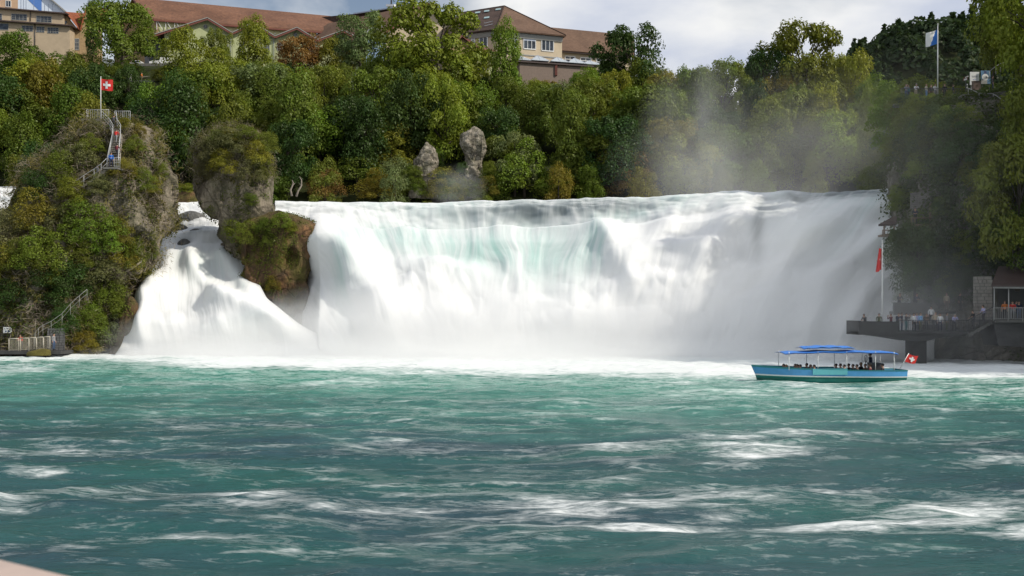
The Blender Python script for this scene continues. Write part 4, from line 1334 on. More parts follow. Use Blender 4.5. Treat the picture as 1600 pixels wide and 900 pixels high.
h.wall(lambda x, y: fc(x, y, .06), nc_, [(41, -3), (65, -3), (65, 22), (60, 15.3)], M_BLUE, .05, 'blue_panel')
h.wall(fc, nc_, [(-80, -25), (28, -25), (28, 30), (-80, 30)], M_PEACH, 6)
for x0 in (-9, 9): h.window(fc, nc_, x0, .8, x0 + 8, 10.5, 2, 1, .5, M_WHITE, .1)
for x in (33, 37, 41, 53, 70, 76, 82): h.part('seam', MB().beam(fc(x, -12 if x < 60 else 6, .05), fc(x, 17, .05), .05), M_ZINC)
p = [fc(44, -33, .8), fc(103.5, 17.6, .8)]
h.part('roof', MB().poly([p[0], p[1], p[1] - nc_ * 8, p[0] - nc_ * 8], (0, 0, -.35)), M_GREYTRIM)

# ---- two brick gables with orange roofs
h = House('brick_house', 'tan brick house with steep orange tiled roofs beside the cream factory', 'house', (XY(118, 241)[0], 241, 55))
fa, na, da = h.plane(XY(96, 239), XY(175, 244))
h.wall(fa, na, [(88, 19), (101, 20), (124, 48.5), (124, 130), (88, 130)], M_TAN, 7)
h.wall(fa, na, [(124.2, 47), (135, 11), (160, 48), (160, 130), (124.2, 130)], M_TAN, 7)
bk = -na * 12
def roofpair(f, n, a, e, mat, over=.7, back=12, th=.3):
    p0, p1 = f(*a, over), f(*e, over)
    return MB().poly([p0, p1, p1 - n * back, p0 - n * back], (0, 0, -th))
h.part('roof', MB().poly([fa(102, 19, .6), fa(124.5, 48, .6), fa(130, 44, -10), fa(131, 21, -10)], na * .3), M_ORROOF)
h.part('roof', MB().poly([fa(134, 10, .6), fa(124.5, 48.5, .6), fa(127, 48, .2), fa(136, 13, .2)], na * .4), M_ORROOF)
h.part('roof', MB().poly([fa(135, 12, .2), fa(168, 14, -12), fa(172, 40, -9), fa(158, 44, .3)], na * .3), M_ORROOF)
h.window(fa, na, 101.2, 33, 104.2, 37, 1, 1, 0, M_DSTEEL, .1)
h.window(fa, na, 117, 60.5, 123.3, 78, 2, 3, 0, M_GREYTRIM, .12)
h.window(fa, na, 109.5, 62, 113.5, 70, 2, 2, 0, M_GREYTRIM, .12)

# ---- the long hall with the big tiled roof
h = House('long_hall', 'long hall with a huge weathered red brown tiled roof', 'hall', (XY(380, 248)[0], 248, 55))
zr, ze = 79.9, 72.6
E1, E2 = Vector((*XY(240, 238), ze)), Vector((*XY(560, 251), ze))
R1, R2 = Vector((*XY(207, 246), zr)), Vector((*XY(560, 264), zr))
B1, B2 = R1 * 2 - E1, R2 * 2 - E2
B1.z = B2.z = ze
h.part('roof', MB().poly([E1, E2, R2, R1], (0, .1, .35)), M_REDROOF)
h.part('roof', MB().poly([R1, R2, B2, B1], (0, .1, .35)), M_REDROOF)
gl = [E1 + Vector((.4, .5, -.2)), R1 + Vector((.5, .6, -.2)), B1 + Vector((.5, 0, 0)), Vector((B1.x + .5, B1.y, 52)), Vector((E1.x + .4, E1.y + .5, 52))]
h.part('wall', MB().poly(gl, (.5, .1, 0)), M_TAN)
h.part('wall', MB().poly([Vector((E1.x + .6, E1.y + .8, 52)), Vector((E2.x, E2.y + .8, 52)), Vector((E2.x, E2.y + .8, ze)), Vector((E1.x + .6, E1.y + .8, ze))], (0, .4, 0)), M_LIME)
h.part('eave_board', MB().beam(E1 + Vector((0, -.1, -.2)), E2 + Vector((0, -.1, -.2)), .25, .3), M_REDTRIM)
h.part('barge_board', MB().beam(E1 + Vector((-.1, -.1, .1)), R1 + Vector((-.1, -.1, .1)), .3, .35), M_REDTRIM)
fa, na, da = h.plane((E1.x, E1.y + .45), (R1.x, R1.y + .45))
h.window(fa, na, 227, 39.5, 233.5, 48, 2, 2, 0, M_DSTEEL, .12)
fa, na, da = h.plane((E1.x, E1.y + .4), (E2.x, E2.y + .4))
for i, x in enumerate((245, 259, 273)):
    h.part('steel_brace', MB().beam(fa(x, 31, .2), fa(x + 9, 46, .2), .12).beam(fa(x, 31, .2), fa(x, 46, .2), .12), M_WHITE)

# ---- pale green gabled annex, three gables in a row
h = House('gabled_annex', 'pale green annex of three gables with round windows in front of the long hall', 'house', (XY(380, 232)[0], 232, 52))
fa, na, da = h.plane(XY(232, 227), XY(560, 239))
def gable(ax, ay, lx, ly, rx, ry, wl=None, wr=None, bot=150, back=14):
    h.wall(lambda x, y: fa(x, y, 0), na, [(wl or lx, ly + (0 if not wl else -((wl - lx) * (ly - ay) / (ax - lx)))), (ax, ay + 1), (wr or rx, ry), (wr or rx, bot), (wl or lx, bot)], M_LIME, .5)
    for (x, y) in ((lx, ly), (rx, ry)):
        a, e = fa(ax, ay, 1.0), fa(x, y, 1.0)
        h.part('roof', MB().poly([a, e, e - na * back, a - na * back], (0, 0, .3)), M_BRROOF if False else M_REDROOF)
        h.part('barge_board', MB().beam(a + na * .12 + Vector((0, 0, .12)), e + na * .12 + Vector((0, 0, .12)), .12, .16), M_GREYTRIM)
        h.part('barge_board', MB().beam(a + na * .08 + Vector((0, 0, -.28)), e + na * .08 + Vector((0, 0, -.28)), .2, .3), M_REDTRIM)
gable(324, 28.5, 230, 58, 362.5, 51.5, wl=257)
gable(464, 43.5, 430, 57, 495.5, 62.5)
gable(536, 48, 496, 62.5, 572, 66)
gable(396, 36, 363, 51.5, 429.5, 57)
h.wall(lambda x, y: fa(x, y, -2.5), na, [(226, 58), (257, 51), (257, 150), (226, 150)], M_DARKGREY, .4, 'dark_porch')
h.part('porch_post', MB().beam(fa(231.5, 58, -.1), fa(231.5, 92, -.1), .25), M_DSTEEL)
def oculus(cx, cy, r):
    ring, gls = MB(), MB()
    pts = [fa(cx + r * math.cos(a), cy + r * math.sin(a), .06) for a in np.linspace(0, 2 * math.pi, 13)]
    ring.tube(pts, .09, 5, cap=False)
    ring.beam(fa(cx - r, cy, .06), fa(cx + r, cy, .06), .07).beam(fa(cx, cy - r, .06), fa(cx, cy + r, .06), .07)
    w = h.part('window', ring, M_GREYTRIM)
    gls.poly([fa(cx + r * math.cos(a), cy + r * math.sin(a), .02) for a in np.linspace(0, 2 * math.pi, 12, endpoint=False)], na * .02)
    h.part('pane', gls, M_GLASS, w)
oculus(321, 41.5, 3.0)
oculus(461.5, 54, 2.6)
oculus(397, 48, 2.6)
oculus(536, 58, 2.6)
for x0, y0, x1, y1 in ((264, 53.5, 269.5, 69), (433.5, 67, 441, 79), (478, 71, 487.5, 84), (497.5, 73, 511, 85), (535, 78, 542, 88), (348, 66, 356, 82), (375, 66, 383, 80), (413, 68, 421, 82)):
    h.window(fa, na, x0, y0, x1, y1, 3, 4, .3, M_GREYTRIM, .12)
for x in (362.5, 429.8, 495.5): h.part('downpipe', MB().tube([fa(x, 52, .9), fa(x - 2, 58, .25), fa(x - 2, 120, .25)], .09, 6), M_ZINC)

# ---- dark roofed workshop behind the oak, with a lantern along its ridge
h = House('workshop', 'dark roofed workshop with a raised ridge lantern, mast and metal chimney', 'workshop', (XY(640, 240)[0], 240, 55))
fa, na, da = h.plane(XY(590, 232), XY(725, 238))
h.wall(fa, na, [(603, 54), (668, 9), (716, 42), (716, 150), (603, 150)], M_PALE, .5)
a, l, r_ = fa(669, 6.5, 1), fa(597, 56, 1), fa(722, 44, 1)
bkv = Vector((-26, 17, 0))
h.part('roof', MB().poly([a, l, l + bkv, a + bkv], (0, 0, .35)), M_BRROOF)
h.part('roof', MB().poly([a, r_, r_ + Vector((-4, 20, 0)), a + Vector((-4, 20, 0))], (0, 0, .35)), M_BRROOF)
for e in (l, r_): h.part('barge_board', MB().beam(a + na * .1, e + na * .1, .25, .4), M_REDTRIM)
fb, nb, db = h.plane(XY(480, 262), XY(645, 243))
h.part('roof', MB().poly([fb(488, 28), fb(530, 24), fb(640, 13), fb(655, 22), fb(600, 50), fb(560, 50)], -nb * 1.0), M_DKROOF)
h.part('lantern', MB().poly([fb(560, 20.5, 1.5), fb(638, 8.5, 1.5), fb(638, 14.5, 1.5), fb(560, 27.5, 1.5)], -nb * 3), M_DKROOF)
h.part('lantern_roof', MB().poly([fb(552, 20.3, 2.5), fb(642, 6.6, 2.5), fb(642, 8.4, 2.5), fb(552, 22.2, 2.5)], -nb * 5), M_ZINC)
m_ = h.part('mast', MB().tube([fb(611.5, 10, 0), fb(611.5, -14, 0)], [.25, .12], 6), M_DSTEEL)
h.part('mast_base', MB().poly([fb(603, 6.5, .8), fb(616, 6.5, .8), fb(616, 10, .8), fb(603, 10, .8)], -nb * 2), M_WHITE)
h.part('chimney', MB().tube([fa(675.5, 14, -3), fa(675.5, 1.5, -3)], .62, 10), M_ZINC)
h.part('antenna', MB().tube([fa(648, 14, -5), fa(648, 0, -5)], .06, 4).beam(fa(646.5, 4, -5), fa(649.5, 4, -5), .08), M_STEEL)
h.part('skylight', MB().poly([l + bkv * .18 + Vector((5.0, .3, 3.2)), l + bkv * .30 + Vector((5.0, .3, 3.2)), l + bkv * .30 + Vector((2.0, .2, 1.4)), l + bkv * .18 + Vector((2.0, .2, 1.4))], (0, -.2, .3)), M_WHITE)

# ---- small red trimmed gable between the oak and the cream villa
h = House('small_house', 'small house with red trimmed gable half hidden beside the oak', 'house', (XY(725, 224)[0], 224, 50))
fa, na, da = h.plane(XY(690, 221), XY(765, 224))
h.wall(fa, na, [(700, 76), (722, 58), (744, 75), (744, 130), (700, 130)], M_TAN, 5)
a = fa(722, 56, .6)
for x, y in ((696, 78), (748, 75.5)):
    e = fa(x, y, .6)
    h.part('roof', MB().poly([a, e, e - na * 8, a - na * 8], (0, 0, .25)), M_BRROOF)
    h.part('barge_board', MB().beam(a + na * .1, e + na * .1, .22, .4), M_REDTRIM)
h.wall(lambda x, y: fa(x, y, -.6), na, [(744, 82), (772, 80), (772, 130), (744, 130)], M_LIME, 4)
h.part('roof', MB().poly([fa(738, 83, .3), fa(756, 77, .3), fa(775, 81, -1), fa(756, 80, -3)], (0, 0, .3)), M_REDTRIM)
h.wall(fa, na, [(753, 98), (763, 98), (763, 110), (753, 110)], M_WHITE, .3, 'white_wall')

# ---- cream villa with a hipped roof
h = House('villa', 'cream villa with a brown hipped roof, skylights and wide shuttered windows', 'villa', (XY(800, 232)[0], 232, 52))
ze = 66.4
Yr = lambda py, z: (z - EYE) * FPX / (HORIZ - py)
Ecor = Vector((*XY(775, Yr(47.5, ze)), ze)); Fcor = Vector((*XY(884, Yr(57.5, ze)), ze)); Gcor = Vector((*XY(692, Yr(57, ze)), ze))
zA = 77.6
Acor = Vector((*XY(788, Yr(11.5, zA)), zA)); Rend = Vector((*XY(690, Yr(27, zA)), zA))
Hcor = Fcor + (Rend - Ecor) * 1.0; Hcor.z = ze
h.part('roof', MB().poly([Ecor, Fcor, Acor], (0, -.08, .3)), M_BRROOF)
h.part('roof', MB().poly([Ecor, Acor, Rend, Gcor], (-.05, -.08, .3)), M_DKROOF)  # slope away from the sun: its shade is put in as darker tiles
h.part('roof', MB().poly([Fcor, Hcor, Rend, Acor], (.1, .1, .3)), M_BRROOF)
h.part('hip_ridge', MB().tube([Ecor + Vector((0, -.1, .35)), Acor + Vector((0, -.1, .35)), Rend + Vector((0, -.1, .35))], .14, 5), M_DKROOF)
h.part('hip_ridge', MB().tube([Acor + Vector((0, -.1, .35)), Fcor + Vector((0, -.1, .35))], .14, 5), M_DKROOF)
ins = lambda p: (p.x + (1.0 if p is Ecor or p is Gcor else -.6), p.y + .9)
e2, f2, g2 = Vector((Ecor.x + .1, Ecor.y + 1.0, 0)), Vector((Fcor.x - .8, Fcor.y + .8, 0)), Vector((Gcor.x, Gcor.y + 1.0, 0))
fR, nR, dR = h.plane(e2, f2)
fL, nL, dL = h.plane(g2, e2)
for nm, (p, q, n_) in (('wall', (e2, f2, nR)), ('wall', (g2, e2, nL))):
    h.part(nm, MB().poly([Vector((p.x, p.y, 48)), Vector((q.x, q.y, 48)), Vector((q.x, q.y, ze)), Vector((p.x, p.y, ze))], -n_ * .5), M_PALE)
    h.part('frieze', MB().poly([Vector((p.x, p.y, ze - 1.0)) + n_ * .25, Vector((q.x, q.y, ze - 1.0)) + n_ * .25, Vector((q.x, q.y, ze - .02)) + n_ * .6, Vector((p.x, p.y, ze - .02)) + n_ * .6], -n_ * .24), M_GREYTRIM)
    h.part('string_course', MB().poly([Vector((p.x, p.y, ze - 4.75)) + n_ * .12, Vector((q.x, q.y, ze - 4.75)) + n_ * .12, Vector((q.x, q.y, ze - 4.5)) + n_ * .12, Vector((p.x, p.y, ze - 4.5)) + n_ * .12], -n_ * .115), M_GREYTRIM)
h.part('wall', MB().poly([Vector((f2.x, f2.y, 48)), Vector((Hcor.x, Hcor.y, 48)), Vector((Hcor.x, Hcor.y, ze)), Vector((f2.x, f2.y, ze))], (-.4, .1, 0)), M_PALE)
for x0, y0, x1, y1, sk in ((795.5, 57.2, 808.5, 73.5, 1.0), (818.3, 58.8, 837, 76, 1.4), (846.5, 62, 865, 79, 1.4)):
    h.window(fR, nR, x0, y0, x1, y1, 3, 1, sk, M_WHITE, .2, shutter=.26 if x0 < 840 else None)
for x0, y0, x1, y1, sk in ((737, 60, 741.5, 73.5, -.3), (749, 56.5, 761.5, 74, -.8), (716, 60, 728, 74, -.8)):
    h.window(fL, nL, x0, y0, x1, y1, 2, 1, sk, M_WHITE, .2, shutter=.16)
def on_roof(px, py):
    nrm = (Acor - Ecor).cross(Gcor - Ecor).normalized()
    r = Vector(((px - 800) / FPX, 1, (HORIZ - py) / FPX))
    return EYEV + r * ((Ecor - EYEV).dot(nrm) / r.dot(nrm)), nrm
for px, py in ((716.5, 27), (732, 24.8), (747, 22.5), (761, 20.3), (779, 17.5), (744, 32.8), (761, 30.6), (706, 26)):
    c, nrm = on_roof(px, py)
    if nrm.y > 0: nrm = -nrm
    dd = (Gcor - Ecor).normalized() * .65
    uu_ = (Acor - Ecor).normalized() * .75
    h.part('skylight', MB().poly([c - dd - uu_ + nrm * .4, c + dd - uu_ + nrm * .4, c + dd + uu_ + nrm * .4, c - dd + uu_ + nrm * .4], nrm * .12), paint('skylight_glass', (.26, .40, .40), .15, .1))
h.part('roof_rail', MB().beam(on_roof(757, 44)[0] + Vector((0, -.8, .9)), on_roof(770, 41)[0] + Vector((0, -.8, .9)), .08).beam(on_roof(757, 44)[0] + Vector((0, -.8, .3)), on_roof(770, 41)[0] + Vector((0, -.8, .3)), .08)
       .beam(on_roof(757, 44)[0], on_roof(757, 44)[0] + Vector((0, -.8, 1.1)), .08).beam(on_roof(769, 41.4)[0], on_roof(769, 41.4)[0] + Vector((0, -.8, 1.1)), .08), M_STEEL)

# ---- wing behind the villa
h = House('villa_wing', 'lower wing with a brown tiled roof running from the villa towards the dark trees', 'house', (XY(910, 240)[0], 240, 50))
fa, na, da = h.plane(XY(870, 238), XY(985, 243))
h.wall(fa, na, [(872, 78), (985, 86), (985, 140), (872, 140)], M_PALE, 6)
rr_ = [fa(866, 79.5, .8), fa(990, 89.5, .8), fa(990, 57, -9), fa(850, 43.5, -9)]
h.part('roof', MB().poly(rr_, na * .3 + Vector((0, 0, .2))), M_BRROOF)
h.part('eave_board', MB().beam(rr_[0], rr_[1], .2, .3), M_EAVE)
for x0, y0, x1, y1 in ((883, 87.5, 898.5, 97), (907, 90, 923.5, 99), (932, 92, 946, 101)):
    h.window(fa, na, x0, y0, x1, y1, 2, 2, 1.0, M_WHITE, .2)

# ---- low hall with glass pyramid skylights
h = House('low_hall', 'low brown hall topped by a row of zinc and glass pyramid skylights', 'hall', (XY(860, 221)[0], 221, 48))
fa, na, da = h.plane(XY(800, 218.5), XY(935, 224))
h.wall(fa, na, [(812, 96), (925, 103.5), (925, 150), (812, 150)], paint('brown_cladding', (.20, .15, .12), .8, .15), 7)
p0, p1 = fa(808, 94.2, .5), fa(928, 102.5, .5)
h.part('roof', MB().poly([p0, p1, p1 - na * 8, p0 - na * 8], (0, 0, -.3)), M_EAVE)
h.part('wall_strip', MB().beam(fa(869, 99, .1), fa(869, 118, .1), .5), M_REDTRIM)
for cx, ty, by in ((812, 87.5, 96), (840, 86.5, 97.2), (870.5, 89.3, 99), (897.5, 90.8, 101), (921, 94.5, 103)):
    c = fa(cx, by, -2.2)
    top = fa(cx, ty, -2.2)
    w = 2.05
    cor = [c + da * (sx * w) + na * (sy * 1.9) for sx, sy in ((-1, 1), (1, 1), (1, -1), (-1, -1))]
    for k in range(4):
        q = MB()
        q.poly([cor[k], cor[(k + 1) % 4], top], Vector((0, 0, -.1)))
        h.part('skylight', q, M_ZINC if k != 0 else paint('pale_glass', (.40, .44, .47), .12, .06))
    h.part('glazing_bar', MB().tube([cor[0], top, cor[1]], .07, 4).tube([(cor[0] + cor[1]) / 2, top], .05, 4), M_ZINC)


# ================================================================== PEOPLE
SKIN = paint('skin', (0.42, 0.25, 0.17), .6, .1)
HAIRS = {'dark': paint('dark_hair', (.018, .013, .010), .6, .3), 'brown': paint('brown_hair', (.06, .035, .02), .6, .3), 'fair': paint('fair_hair', (.28, .19, .09), .6, .2), 'grey': paint('grey_hair', (.3, .3, .29), .6, .2)}
CLOTH = {'white': (.72, .72, .70), 'black': (.012, .012, .014), 'navy': (.015, .022, .055), 'red': (.52, .03, .025), 'blue': (.02, .14, .50), 'light blue': (.22, .42, .66), 'grey': (.22, .22, .23), 'dark grey': (.05, .05, .055), 'denim': (.05, .085, .16), 'beige': (.42, .35, .25), 'olive': (.09, .10, .04),
         'teal': (.03, .16, .16), 'pink': (.55, .22, .25), 'maroon': (.13, .02, .03), 'cream': (.60, .55, .45), 'orange': (.55, .16, .03), 'brown': (.10, .06, .035), 'lavender': (.42, .40, .62)}
cloth = lambda c: paint('cloth_' + c.replace(' ', '_'), CLOTH[c], .9, .15)


def body_mesh(pose):
    """One continuous skinned body, metres, feet at z=0, facing -Y."""
    J = {'pelvis': (0, 0, .95), 'waist': (0, .01, 1.10), 'chest': (0, .0, 1.30), 'neck': (0, .01, 1.47), 'head': (0, -.015, 1.60), 'crown': (0, .0, 1.70)}
    for s, n in ((-1, 'r'), (1, 'l')):
        J['sh' + n] = (s * .185, .01, 1.41); J['el' + n] = (s * .235, .03, 1.14); J['wr' + n] = (s * .23, -.05, .90); J['ha' + n] = (s * .225, -.075, .81)
        J['hp' + n] = (s * .095, 0, .90); J['kn' + n] = (s * .105, -.02, .49); J['an' + n] = (s * .11, .02, .08); J['to' + n] = (s * .125, -.15, .035)
    def up(**k): J.update(k)
    if pose == 'rail':
        up(waist=(0, -.02, 1.09), chest=(0, -.10, 1.27), neck=(0, -.15, 1.43), head=(0, -.19, 1.56), crown=(0, -.18, 1.66))
        for s, n in ((-1, 'r'), (1, 'l')): up(**{'sh' + n: (s * .185, -.11, 1.38), 'el' + n: (s * .25, -.20, 1.12), 'wr' + n: (s * .12, -.42, 1.10), 'ha' + n: (s * .04, -.46, 1.08)})
    elif pose == 'photo':
        for s, n in ((-1, 'r'), (1, 'l')): up(**{'el' + n: (s * .24, -.14, 1.20), 'wr' + n: (s * .10, -.30, 1.46), 'ha' + n: (s * .07, -.33, 1.54)})
    elif pose == 'climb':
        up(chest=(0, -.08, 1.29), waist=(0, -.02, 1.1), neck=(0, -.12, 1.45), head=(0, -.16, 1.58), crown=(0, -.14, 1.68), knl=(.10, -.30, .74), anl=(.10, -.18, .34), tol=(.11, -.34, .30), knr=(-.10, .02, .49), anr=(-.10, .14, .09), tor=(-.11, -.02, .03),
           shl=(.185, -.08, 1.39), shr=(-.185, -.08, 1.39), ell=(.28, -.20, 1.18), wrl=(.33, -.40, 1.12), hal=(.33, -.47, 1.12), elr=(-.28, -.10, 1.14), wrr=(-.32, -.25, 1.0), har=(-.32, -.32, .97))
    elif pose == 'lean':
        up(hpl=(.10, .02, .90), knl=(.14, .03, .49), anl=(.16, .08, .08), tol=(.20, -.08, .035), wrr=(-.05, -.20, 1.10), elr=(-.25, -.02, 1.13), har=(.02, -.22, 1.12), head=(.02, -.03, 1.60), crown=(.03, -.02, 1.70))
    elif pose == 'sit':
        for s, n in ((-1, 'r'), (1, 'l')):
            up(**{'hp' + n: (s * .10, -.02, .47), 'kn' + n: (s * .12, -.44, .50), 'an' + n: (s * .12, -.42, .08), 'to' + n: (s * .13, -.58, .035), 'sh' + n: (s * .185, .0, .95), 'el' + n: (s * .24, -.08, .70), 'wr' + n: (s * .14, -.30, .60), 'ha' + n: (s * .10, -.38, .58)})
        up(pelvis=(0, 0, .50), waist=(0, .03, .65), chest=(0, .02, .85), neck=(0, .01, 1.02), head=(0, -.02, 1.15), crown=(0, -.01, 1.25))
    rad = {'pelvis': (.155, .11), 'waist': (.135, .095), 'chest': (.165, .11), 'neck': (.052, .055), 'head': (.078, .095), 'crown': (.055, .065), 'sh': (.062, .062), 'el': (.042, .042), 'wr': (.028, .032), 'ha': (.040, .022), 'hp': (.088, .095), 'kn': (.058, .060), 'an': (.040, .045), 'to': (.042, .028)}
    names = list(J)
    idx = {n: i for i, n in enumerate(names)}
    E = [('pelvis', 'waist'), ('waist', 'chest'), ('chest', 'neck'), ('neck', 'head'), ('head', 'crown')]
    for n in 'rl':
        E += [('chest', 'sh' + n), ('sh' + n, 'el' + n), ('el' + n, 'wr' + n), ('wr' + n, 'ha' + n), ('pelvis', 'hp' + n), ('hp' + n, 'kn' + n), ('kn' + n, 'an' + n), ('an' + n, 'to' + n)]
    me = bpy.data.meshes.new('body_source')
    me.from_pydata([J[n] for n in names], [(idx[a], idx[b]) for a, b in E], [])
    o = bpy.data.objects.new('body_source', me)
    C.objects.link(o)
    o.modifiers.new('Skin', 'SKIN')
    sv = me.skin_vertices[0].data
    for n in names:
        sv[idx[n]].radius = rad.get(n) or rad[n[:2]]
        sv[idx[n]].use_root = n == 'pelvis'
    ss = o.modifiers.new('Sub', 'SUBSURF'); ss.levels = 1
    dg = bpy.context.evaluated_depsgraph_get()
    dg.update()
    ev = bpy.data.meshes.new_from_object(o.evaluated_get(dg))
    bpy.data.objects.remove(o)
    bm = bmesh.new(); bm.from_mesh(ev)
    JV = {n: Vector(J[n]) for n in names}
    seg = [(a, b) for a, b in E]
    def nearest(p):
        best = None
        for a, b in seg:
            A, B = JV[a], JV[b]
            t = max(0, min(1, (p - A).dot(B - A) / (B - A).length_squared))
            d = (p - A.lerp(B, t)).length
            if best is None or d < best[0]: best = (d, a, b, t)
        return best
    SLOT = {}
    for f in bm.faces:
        c = f.calc_center_median()
        _, a, b, t = nearest(c)
        if b in ('head', 'crown') or (b == 'neck' and t > .75) or b[:2] == 'ha' or (b[:2] == 'wr' and t > .75): s = 0
        elif b[:2] == 'to' or (b[:2] == 'an' and t > .88): s = 3
        elif b[:2] in ('hp', 'kn', 'an') or (a == 'pelvis' and b == 'waist' and t < .15): s = 2
        else: s = 1
        f.material_index = s
        f.smooth = True
    # nose, ears, fingers, thumbs
    def cone(p0, p1, r0, r1, slot, n=5):
        p0, p1 = Vector(p0), Vector(p1)
        d = (p1 - p0).normalized()
        u = d.orthogonal().normalized(); w = d.cross(u)
        A = [bm.verts.new(p0 + (u * math.cos(k * 6.2832 / n) + w * math.sin(k * 6.2832 / n)) * r0) for k in range(n)]
        B = [bm.verts.new(p1 + (u * math.cos(k * 6.2832 / n) + w * math.sin(k * 6.2832 / n)) * r1) for k in range(n)]
        for k in range(n):
            f = bm.faces.new((A[k], A[(k + 1) % n], B[(k + 1) % n], B[k])); f.material_index = slot; f.smooth = True
        f = bm.faces.new(B); f.material_index = slot
    H = JV['head']
    cone(H + Vector((0, -.080, .01)), H + Vector((0, -.118, -.012)), .018, .012, 0)
    for s in (-1, 1):
        cone(H + Vector((s * .062, .01, -.005)), H + Vector((s * .095, .018, .0)), .026, .018, 0)
        cone(H + Vector((s * .028, -.072, .030)), H + Vector((s * .030, -.096, .030)), .012, .006, 3)
    cone(H + Vector((0, -.070, -.045)), H + Vector((0, -.092, -.045)), .024, .014, 0)
    for s, n in ((-1, 'r'), (1, 'l')):
        w, hnd = JV['wr' + n], JV['ha' + n]
        d = (hnd - w).normalized()
        side = d.cross(Vector((0, -1, .3))).normalized()
        palm = d.cross(side)
        for q, ln in zip((-1.5, -.5, .5, 1.5), (.062, .074, .078, .066)):
            b0 = hnd + side * (q * .017) + d * .012
            b1 = b0 + d * (ln * .55)
            b2 = b1 + (d * .6 + palm * .6).normalized() * (ln * .5)
            cone(b0, b1, .0095, .0085, 0); cone(b1, b2, .0085, .006, 0)
        t0 = w.lerp(hnd, .55) + side * .024
        cone(t0, t0 + (d * .6 + side * .7).normalized() * .055, .012, .008, 0)
    me2 = bpy.data.meshes.new('person')
    bm.to_mesh(me2); bm.free()
    hb = bmesh.new()
    bmesh.ops.create_uvsphere(hb, u_segments=12, v_segments=8, radius=1)
    hc = H.lerp(JV['crown'], .42) + Vector((0, .018, .0))
    for v in list(hb.verts):
        v.co = Vector((v.co.x * .092, v.co.y * .108, v.co.z * .105)) + hc
    bmesh.ops.delete(hb, geom=[v for v in hb.verts if v.co.z < H.z - .06 or (v.co.y < H.y - .055 and v.co.z < H.z + .055)], context='VERTS')
    for f in hb.faces: f.smooth = True
    hm = bpy.data.meshes.new('hair')
    hb.to_mesh(hm); hb.free()
    for m in (SKIN, cloth('grey'), cloth('denim'), cloth('black')): me2.materials.append(m)
    hm.materials.append(HAIRS['dark'])
    return me2, hm


POSE = {p: body_mesh(p) for p in ('stand', 'rail', 'photo', 'climb', 'lean', 'sit')}


def person(loc, pose, top, legs, label, group=None, rz=0.0, h=1.72, hair='dark', sleeves=None):
    bmesh_, hm = POSE[pose]
    o = bpy.data.objects.new('person', bmesh_)
    C.objects.link(o)
    o.location = loc
    o.rotation_euler = (0, 0, rz)
    s = h / 1.72
    o.scale = (s * 1.08, s * 1.08, s)
    for i, m in ((1, cloth(top)), (2, cloth(legs))):
        o.material_slots[i].link = 'OBJECT'
        o.material_slots[i].material = m
    k = bpy.data.objects.new('hair', hm)
    C.objects.link(k)
    k.parent = o
    k.material_slots[0].link = 'OBJECT'
    k.material_slots[0].material = HAIRS[hair]
    return tag(o, label, 'person', group)


# ================================================================== THINGS
def rel(mb, L):
    mb.v = [tuple(Vector(v) - L) for v in mb.v]
    return mb


def railing(name, label, pts, hgt, mat, group=None, bars=0.0, mid=1, r=.022, posts=None, cat='railing'):
    """Posts, handrail and bars along world points at floor level."""
    pts = [Vector(p) for p in pts]
    L = pts[0].copy()
    o = thing(name, label, cat, L, group=group)
    up = Vector((0, 0, hgt))
    rel(h_ := MB().tube([p + up for p in pts], r * 1.25, 6), L).build('handrail', mat, o)
    for k in range(mid):
        f = (k + 1) / (mid + 1)
        rel(MB().tube([p + up * f for p in pts], r * .8, 5), L).build('rail', mat, o)
    for p in pts if posts is None else posts:
        rel(MB().tube([Vector(p) - Vector((0, 0, .15)), Vector(p) + up], r, 6), L).build('post', mat, o)
    if bars:
        b = MB()
        for a, c in zip(pts[:-1], pts[1:]):
            n = max(2, int((c - a).length / bars))
            for i in range(1, n):
                p = a.lerp(c, i / n)
                b.beam(p + up * .08, p + up * .98, .022)
            b.beam(a + up * .08, c + up * .08, .03)
        q = rel(b, L).build('baluster', mat, o)
        q['kind'] = 'stuff'
    return o


# ---------------------------------------------------------------- flag rock: platform, stairs, flag
M_RAIL = paint('pale_grey_rail', (0.50, 0.51, 0.52), .45, .1)
M_STEP = paint('stone_step', (0.30, 0.27, 0.23), .9, .2)
dz = EYE + (HORIZ - 187) / FPX * 125
deck = thing('viewing_deck', 'small stone lookout deck on top of the flag rock', 'deck', (XY(170, 126)[0], 126, dz))
rel(MB().box((XY(170, 126)[0], 126.2, dz - .25), (5.4, 3.6, .5)), deck.location).build('slab', M_CONC, deck)
def P3(px, py, y): return at(px, py, y)
def floor_pt(px, y, z): return Vector(((px - 800) / FPX * y, y, z))
tl, tm_ = floor_pt(135.5, 125, dz), floor_pt(170, 125, dz)
railing('railing', 'barred steel railing round the lookout deck beside the Swiss flag', [floor_pt(137, 127.5, dz), tl, floor_pt(153, 125, dz), tm_], 1.22, M_RAIL, bars=.22, mid=0)
railing('railing', 'barred steel railing at the lookout deck corner nearest the falls', [floor_pt(179, 125, dz - .1), floor_pt(192, 125, dz - .1), floor_pt(203.5, 125, dz - .1), floor_pt(203, 127.8, dz - .1)], 1.15, M_RAIL, bars=.22, mid=0)

